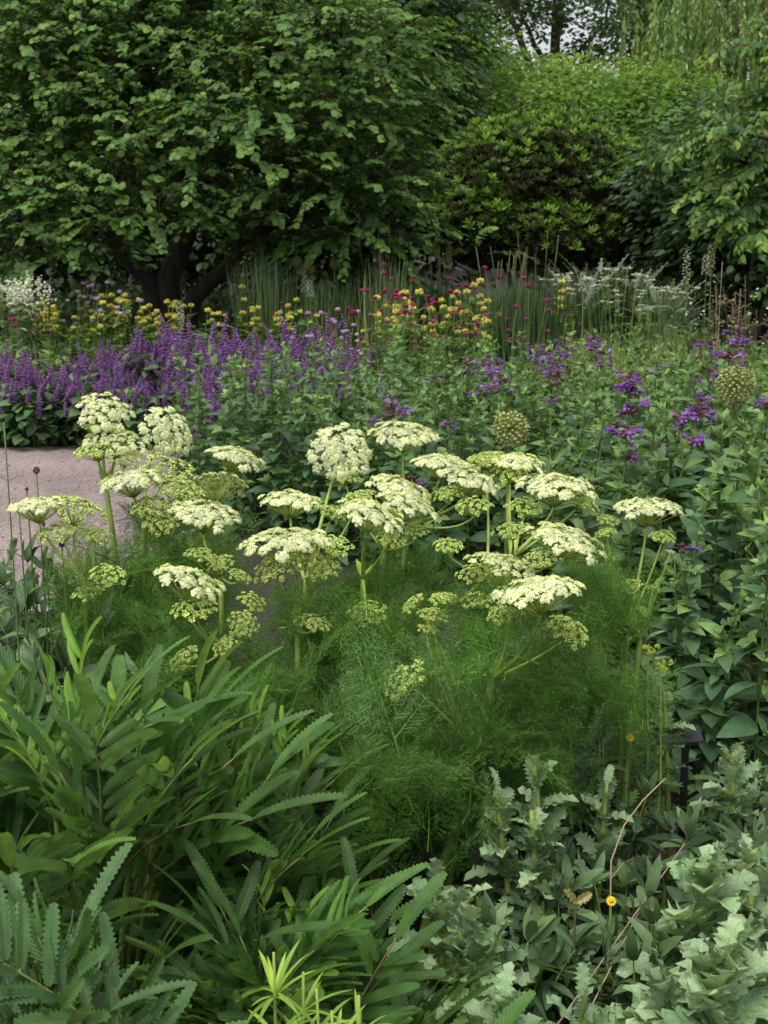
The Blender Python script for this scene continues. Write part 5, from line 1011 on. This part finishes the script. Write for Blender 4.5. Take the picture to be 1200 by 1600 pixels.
def lower_right():
    rng = np.random.default_rng(81); lp = [lance_plant(h, 800 + i, n=55, s=s) for i, (h, s) in enumerate([(.34, .095), (.28, .085), (.40, .10), (.22, .075)])]
    for p in scatter([(.18, 1.95), (.62, 1.85), (.80, 2.3), (.95, 2.75), (.55, 2.9), (.42, 2.5), (.2, 2.5)], .105, rng):
        if abs(p[0] - .20 * p[1]) < .07 and p[1] > 2.25: continue
        place(lp[rng.integers(4)], (p[0], p[1], 0), rng.uniform(0, TAU), rng.uniform(.8, 1.1), rng.normal(0, .08, 2), 'low plant with dull green lance shaped leaves between the poppies', 'lance-leaved plants between the poppies')
    lt = [lance_plant(.62, 810 + i, n=110, s=.085) for i in range(2)]
    for p in scatter([(-.95, 2.25), (-.42, 2.25), (-.42, 2.85), (-.9, 3.3)], .10, rng):
        place(lt[rng.integers(2)], (p[0], p[1], 0), rng.uniform(0, TAU), rng.uniform(.85, 1.1), rng.normal(0, .08, 2), 'dark narrow leaved plant by the left edge in front of the gravel path', 'narrow-leaved plants before the path')
    for p in scatter([(-.75, 2.4), (.42, 2.35), (.6, 3.1), (-.7, 3.2)], .125, rng):
        place(lt[rng.integers(2)], (p[0], p[1], 0), rng.uniform(0, TAU), rng.uniform(.6, .85), rng.normal(0, .08, 2), 'shaded leafy plant low among the feathery umbel stems', 'shaded plants under the umbels')
    for q in lp + lt: drop(q)
    # leaf litter on the soil
    G = Geo(); n = 500; p = np.stack([rng.uniform(-.1, 1.1, n), rng.uniform(1.5, 3.0, n), rng.uniform(.004, .02, n)], 1); G.stamp(L_CAT, frames(p, rnd_dirs(n, rng) * [1, 1, .15], np.array([0, 0, 1]) + rng.normal(0, .3, (n, 3)), rng.uniform(.02, .06, n)), rng.uniform(0, .99, n))
    a = np.stack([rng.uniform(-.1, 1.0, 160), rng.uniform(1.6, 3, 160), np.full(160, .006)], 1); sticks(G, a, a + rnd_dirs(160, rng) * [1, 1, .1] * rng.uniform(.04, .16, (160, 1)), .0018, .9)
    solo('litter', G.mesh('litter', [leaf_mat('dead_leaf', [(0, (.035, .024, .016)), (1, (.17, .12, .075))], trans=.05, rough=.9)]), kind='stuff', label='brown dead leaves and twigs lying on the soil between poppies')
    # dry stalks
    M_STRAW = leaf_mat('straw', [(0, (.22, .15, .10)), (1, (.42, .31, .22))], trans=0, rough=.8)
    G = Geo(); P = [at(*q) for q in [(953, 1480, 2.05), (954, 1400, 2.06), (955, 1345, 2.08), (975, 1290, 2.1), (1005, 1250, 2.12), (1040, 1216, 2.14)]]; P[0][2] = max(0, P[0][2])
    pts = np.array(P); base = np.array([pts[0][0], pts[0][1], 0]); tube(G, np.concatenate([[base], pts]) - base, np.linspace(.0019, .0010, 7), 5, .6); q = at(955, 1372, 2.07) - base; e = at(992, 1340, 2.1) - base; tube(G, [q, (q + e) / 2 + [0, 0, .008], e], [.0013, .001, .0006], 4, .2)
    solo('dry_stalk', G.mesh('dry_stalk', [M_STRAW]), base, label='bent dry pinkish stalk curving up behind the yellow flower', cat='twig')
    for (qa, qb, lab) in [((968, 1462, 2.0), (1070, 1318, 2.12), 'straight dry straw leaning right, just right of the bent stalk'), ((990, 1440, 2.02), (1035, 1352, 2.1), 'shorter thin straw lying against the straight leaning one')]:
        a = at(*qa); b = at(*qb); dd = b - a; a = a - dd * max(0, a[2] - .003) / dd[2]; G = Geo(); tube(G, np.array([a, (a + b) / 2 + [.004, 0, .004], b]) - a, [.0016, .0014, .0009], 5, .5); solo('dry_stalk', G.mesh('dry_stalk', [M_STRAW]), a, label=lab, cat='twig')
    # yellow daisy
    M_SUN = leaf_mat('bright_yellow_petal', [(0, (.70, .42, .01)), (1, (.85, .62, .03))], trans=.15, rough=.6)
    def daisy(px, py, Y, rad, lab, tilt):
        c = at(px, py, Y); th = thing('yellow_daisy', lab, 'flower', (c[0], Y, 0)); r = np.random.default_rng(int(px)); G = Geo(); tube(G, bez((.02, .02, 0), (0, 0, c[2] * .5), (0, 0, c[2]), 8), np.full(8, .0015), 5, .7); part('stem', G.mesh('stem', [M_STEM]), th)
        F = Geo(); stem_leaves(F, np.linspace([0, 0, .02], [0, 0, c[2] * .95], 8), 16, .05, leaf_T(teeth=5, width=.4, tooth=.5, sharp=.7, fold=.2, arch=.2), r); part('foliage', F.mesh('foliage', [M_FINE]), th)
        W = Geo(); n = 16; an = np.arange(n) * TAU / n; ax = nrm(np.array([0, -math.sin(tilt), math.cos(tilt)])); x = np.array([1., 0, 0]); y = np.cross(ax, x); d = x * np.cos(an)[:, None] + y * np.sin(an)[:, None] + ax * .1
        W.stamp(L_PETAL, frames(np.repeat([[0, 0, c[2]]], n, 0) + d * rad * .15, d, ax, np.array([[rad * .6, rad * .9, rad * .6]] * n)), r.uniform(.3, .99, n)); W.stamp(BEAD, frames([np.array([0, 0, c[2]]) + ax * .002], [ax], (1, 0, 0), np.array([[rad * .4, rad * .16, rad * .4]])), .6); part('flower_head', W.mesh('flower_head', [M_SUN]), th)
    daisy(955, 1408, 2.03, .0085, 'small round yellow daisy low among the lance leaves', .9); daisy(985, 1152, 2.45, .008, 'yellow bloom left of the black plant label', 1.1)
    # black plant label on a spike
    c = at(1058, 1142, 2.60); th = thing('plant_label', 'black plant label on a black spike half hidden by poppy leaves', 'sign', (c[0], 2.60, 0)); bl = bpy.data.materials.new('black_plastic'); bl.use_nodes = True; bl.node_tree.nodes['Principled BSDF'].inputs['Base Color'].default_value = (.008, .008, .009, 1); bl.node_tree.nodes['Principled BSDF'].inputs['Roughness'].default_value = .4
    import bmesh
    def box(name, sx, sy, sz, mat, parent, loc, rot=(0, 0, 0), bev=.0012):
        bm = bmesh.new(); bmesh.ops.create_cube(bm, size=1); bmesh.ops.scale(bm, vec=(sx, sy, sz), verts=bm.verts); bmesh.ops.bevel(bm, geom=bm.edges[:], offset=bev, segments=2, affect='EDGES'); me = bpy.data.meshes.new(name); bm.to_mesh(me); bm.free(); me.materials.append(mat); o = part(name, me, parent, loc); o.rotation_euler = rot; return o
    box('plate', .092, .004, .04, bl, th, (0, -.012, c[2] - .004), (math.radians(-58), 0, math.radians(8))); box('spike', .014, .006, c[2] + .02, bl, th, (.018, .002, c[2] / 2 - .02))
    # pink and white bloom under the umbels
    c = at(838, 1000, 2.62); th = thing('pink_flower', 'pink and white flower peeping through the feathery leaves', 'flower', (c[0], c[1], 0)); r = np.random.default_rng(9); G = Geo(); tube(G, [(0, 0, 0), (.01, 0, c[2] * .5), (0, 0, c[2])], [.003, .0025, .002], 5, .6); part('stem', G.mesh('stem', [M_STEM]), th)
    W = Geo(); n = 34; W.stamp(L_PETAL, frames(np.array([0, -.02, c[2]]) + r.normal(0, .012, (n, 3)), rnd_dirs(n, r) + [0, -.4, .4], (0, 0, 1), .016), r.uniform(0, .99, n)); part('flower_head', W.mesh('flower_head', [leaf_mat('pink_petal', [(0, (.5, .10, .2)), (.5, (.62, .3, .4)), (1, (.75, .68, .7))], trans=.2)]), th)
    # spurge heads
    M_SPU = leaf_mat('lime_bract', [(0, (.16, .24, .02)), (1, (.34, .42, .06))], trans=.2)
    for (px, py, Y, s, lab) in [(1012, 1018, 2.58, .016, 'lime spurge head right of the slanting umbel stems'), (935, 1015, 2.6, .016, 'lime spurge head left of the slanting umbel stems'), (1032, 1040, 2.56, .018, 'lower lime spurge head beside the upright poppy'), (945, 1000, 2.62, .014, 'smallest lime spurge head behind the slanting stem')]:
        c = at(px, py, Y); th = thing('spurge_plant', lab, 'plant', (c[0], Y, 0)); r = np.random.default_rng(px); G = Geo(); tube(G, [(0, 0, 0), (.01, .01, c[2] * .6), (0, 0, c[2])], [.003, .0025, .0018], 5, .8); part('stem', G.mesh('stem', [M_USTEM]), th)
        F = Geo(); stem_leaves(F, np.linspace([0, 0, .05], [0, 0, c[2] * .9], 8), 22, .05, L_LANCE, r); part('foliage', F.mesh('foliage', [M_FINE]), th); W = Geo(); n = 20; W.stamp(L_SMALL, frames(np.array([0, 0, c[2]]) + r.normal(0, s * .6, (n, 3)) * [1, 1, .5], rnd_dirs(n, r) + [0, 0, .3], (0, -.3, 1), s * .75), r.uniform(0, .99, n)); part('flower_head', W.mesh('flower_head', [M_SPU]), th)
    # yellowed leaf
    c = at(900, 1410, 2.05); G = Geo(); G.stamp(POPL[1], frames([[0, 0, .0]], [[.7, -.1, .5]], [[-.2, -1, .3]], .030), .8); G.stamp(POPL[2], frames([[0, 0, .0]], [[-.4, -.1, .6]], [[.2, -1, .3]], .030), .3); tube(G, [(0, 0, 0), (.0, .02, -c[2] * .5), (0, .02, -c[2])], [.002, .002, .003], 5, .1)
    solo('withered_leaf', G.mesh('withered_leaf', [leaf_mat('yellowed_leaf', [(0, (.20, .19, .06)), (1, (.40, .33, .13))], trans=.25)]), c, label='yellowed jagged leaf left of the small yellow daisy', cat='leaf')
    # bright lime shoots at the bottom centre
    M_LIME = leaf_mat('lime_leaf', [(0, (.09, .20, .03)), (1, (.22, .35, .055))], trans=.35, objvar=.1); L_LIN = leaf_T(n=5, width=.085, peak=.4, sharp=.7, fold=.3, arch=.3, base=.1)
    for i, (px, py, Y, lab) in enumerate([(430, 1480, 1.30, 'tallest lime green shoot with narrow leaves at bottom centre'), (510, 1540, 1.28, 'lime shoot with dense needle leaves at the bottom edge'), (470, 1520, 1.34, 'lime shoot between the tallest and the dense one'), (560, 1560, 1.30, 'lime shoot furthest right at the bottom centre'), (535, 1580, 1.24, 'shortest lime shoot on the bottom edge')]):
        c = at(px, py, Y); th = thing('lime_shoot', lab, 'plant', (c[0], Y, 0)); r = np.random.default_rng(900 + i); P = bez((0, 0, 0), (.0, .01, c[2] * .5), (r.normal(0, .01), r.normal(0, .01), c[2]), 14); G = Geo(); tube(G, P, np.linspace(.003, .0015, 14), 5, .8); part('stem', G.mesh('stem', [M_USTEM]), th)
        F = Geo(); n = 70; t = r.uniform(.5, 1, n); o = P[(t * 13).astype(int)]; an = r.uniform(0, TAU, n); el = r.uniform(.2, 1.1, n); F.stamp(L_LIN, frames(o, np.stack([np.cos(an) * np.cos(el), np.sin(an) * np.cos(el), np.sin(el)], 1), (0, 0, 1), .055 * r.uniform(.6, 1.2, n)), r.uniform(0, .99, n)); part('foliage', F.mesh('foliage', [M_LIME]), th)
    # slim stems with dark buds before the path
    M_BUDD = leaf_mat('dark_red_bud', [(0, (.06, .01, .03)), (1, (.16, .03, .08))], trans=0)
    for i, (px, py, Y, bud, lab) in enumerate([(6, 660, 2.55, .0, 'tallest bare branching stem at the left edge before the path'), (57, 738, 2.6, .007, 'slim stem with the largest dark red bud before the path'), (42, 766, 2.65, .004, 'slim stem with a tiny dark bud left of the largest bud'), (97, 853, 2.5, .006, 'short slim stem with dark red bud under the leftmost umbel'), (68, 820, 2.6, .004, 'thin bare stem under the leftmost umbel'), (30, 800, 2.6, .004, 'thin stem with dark tip near the left edge')]):
        c = at(px, py, Y); th = thing('budding_stem', lab, 'plant', (c[0], Y, 0)); r = np.random.default_rng(920 + i); G = Geo(); P = bez((0, 0, 0), (.01, 0, c[2] * .5), (0, 0, c[2]), 10); tube(G, P, np.linspace(.0022, .0014, 10), 5, .35)
        F = Geo()
        for k in (5, 6, 7, 8)[: 2 if i else 4]:
            for s in (-1, 1): F.stamp(L_LIN, frames([P[k]], [[s * .8, r.normal(0, .3), .8]], [[0, 0, 1]], [.04 * r.uniform(.7, 1.3)]), .3)
        part('stem', G.mesh('stem', [M_STEM]), th); part('foliage', F.mesh('foliage', [M_FINE]), th)
        if bud: W = Geo(); n = 12; u = sphere_pts(n, r); W.stamp(BEAD, frames(np.array([0, 0, c[2] + bud * .6]) + u * bud * .6, u, (0, 0, 1), bud * .5), r.uniform(0, .99, n)); part('bud', W.mesh('bud', [M_BUDD]), th)
lower_right()
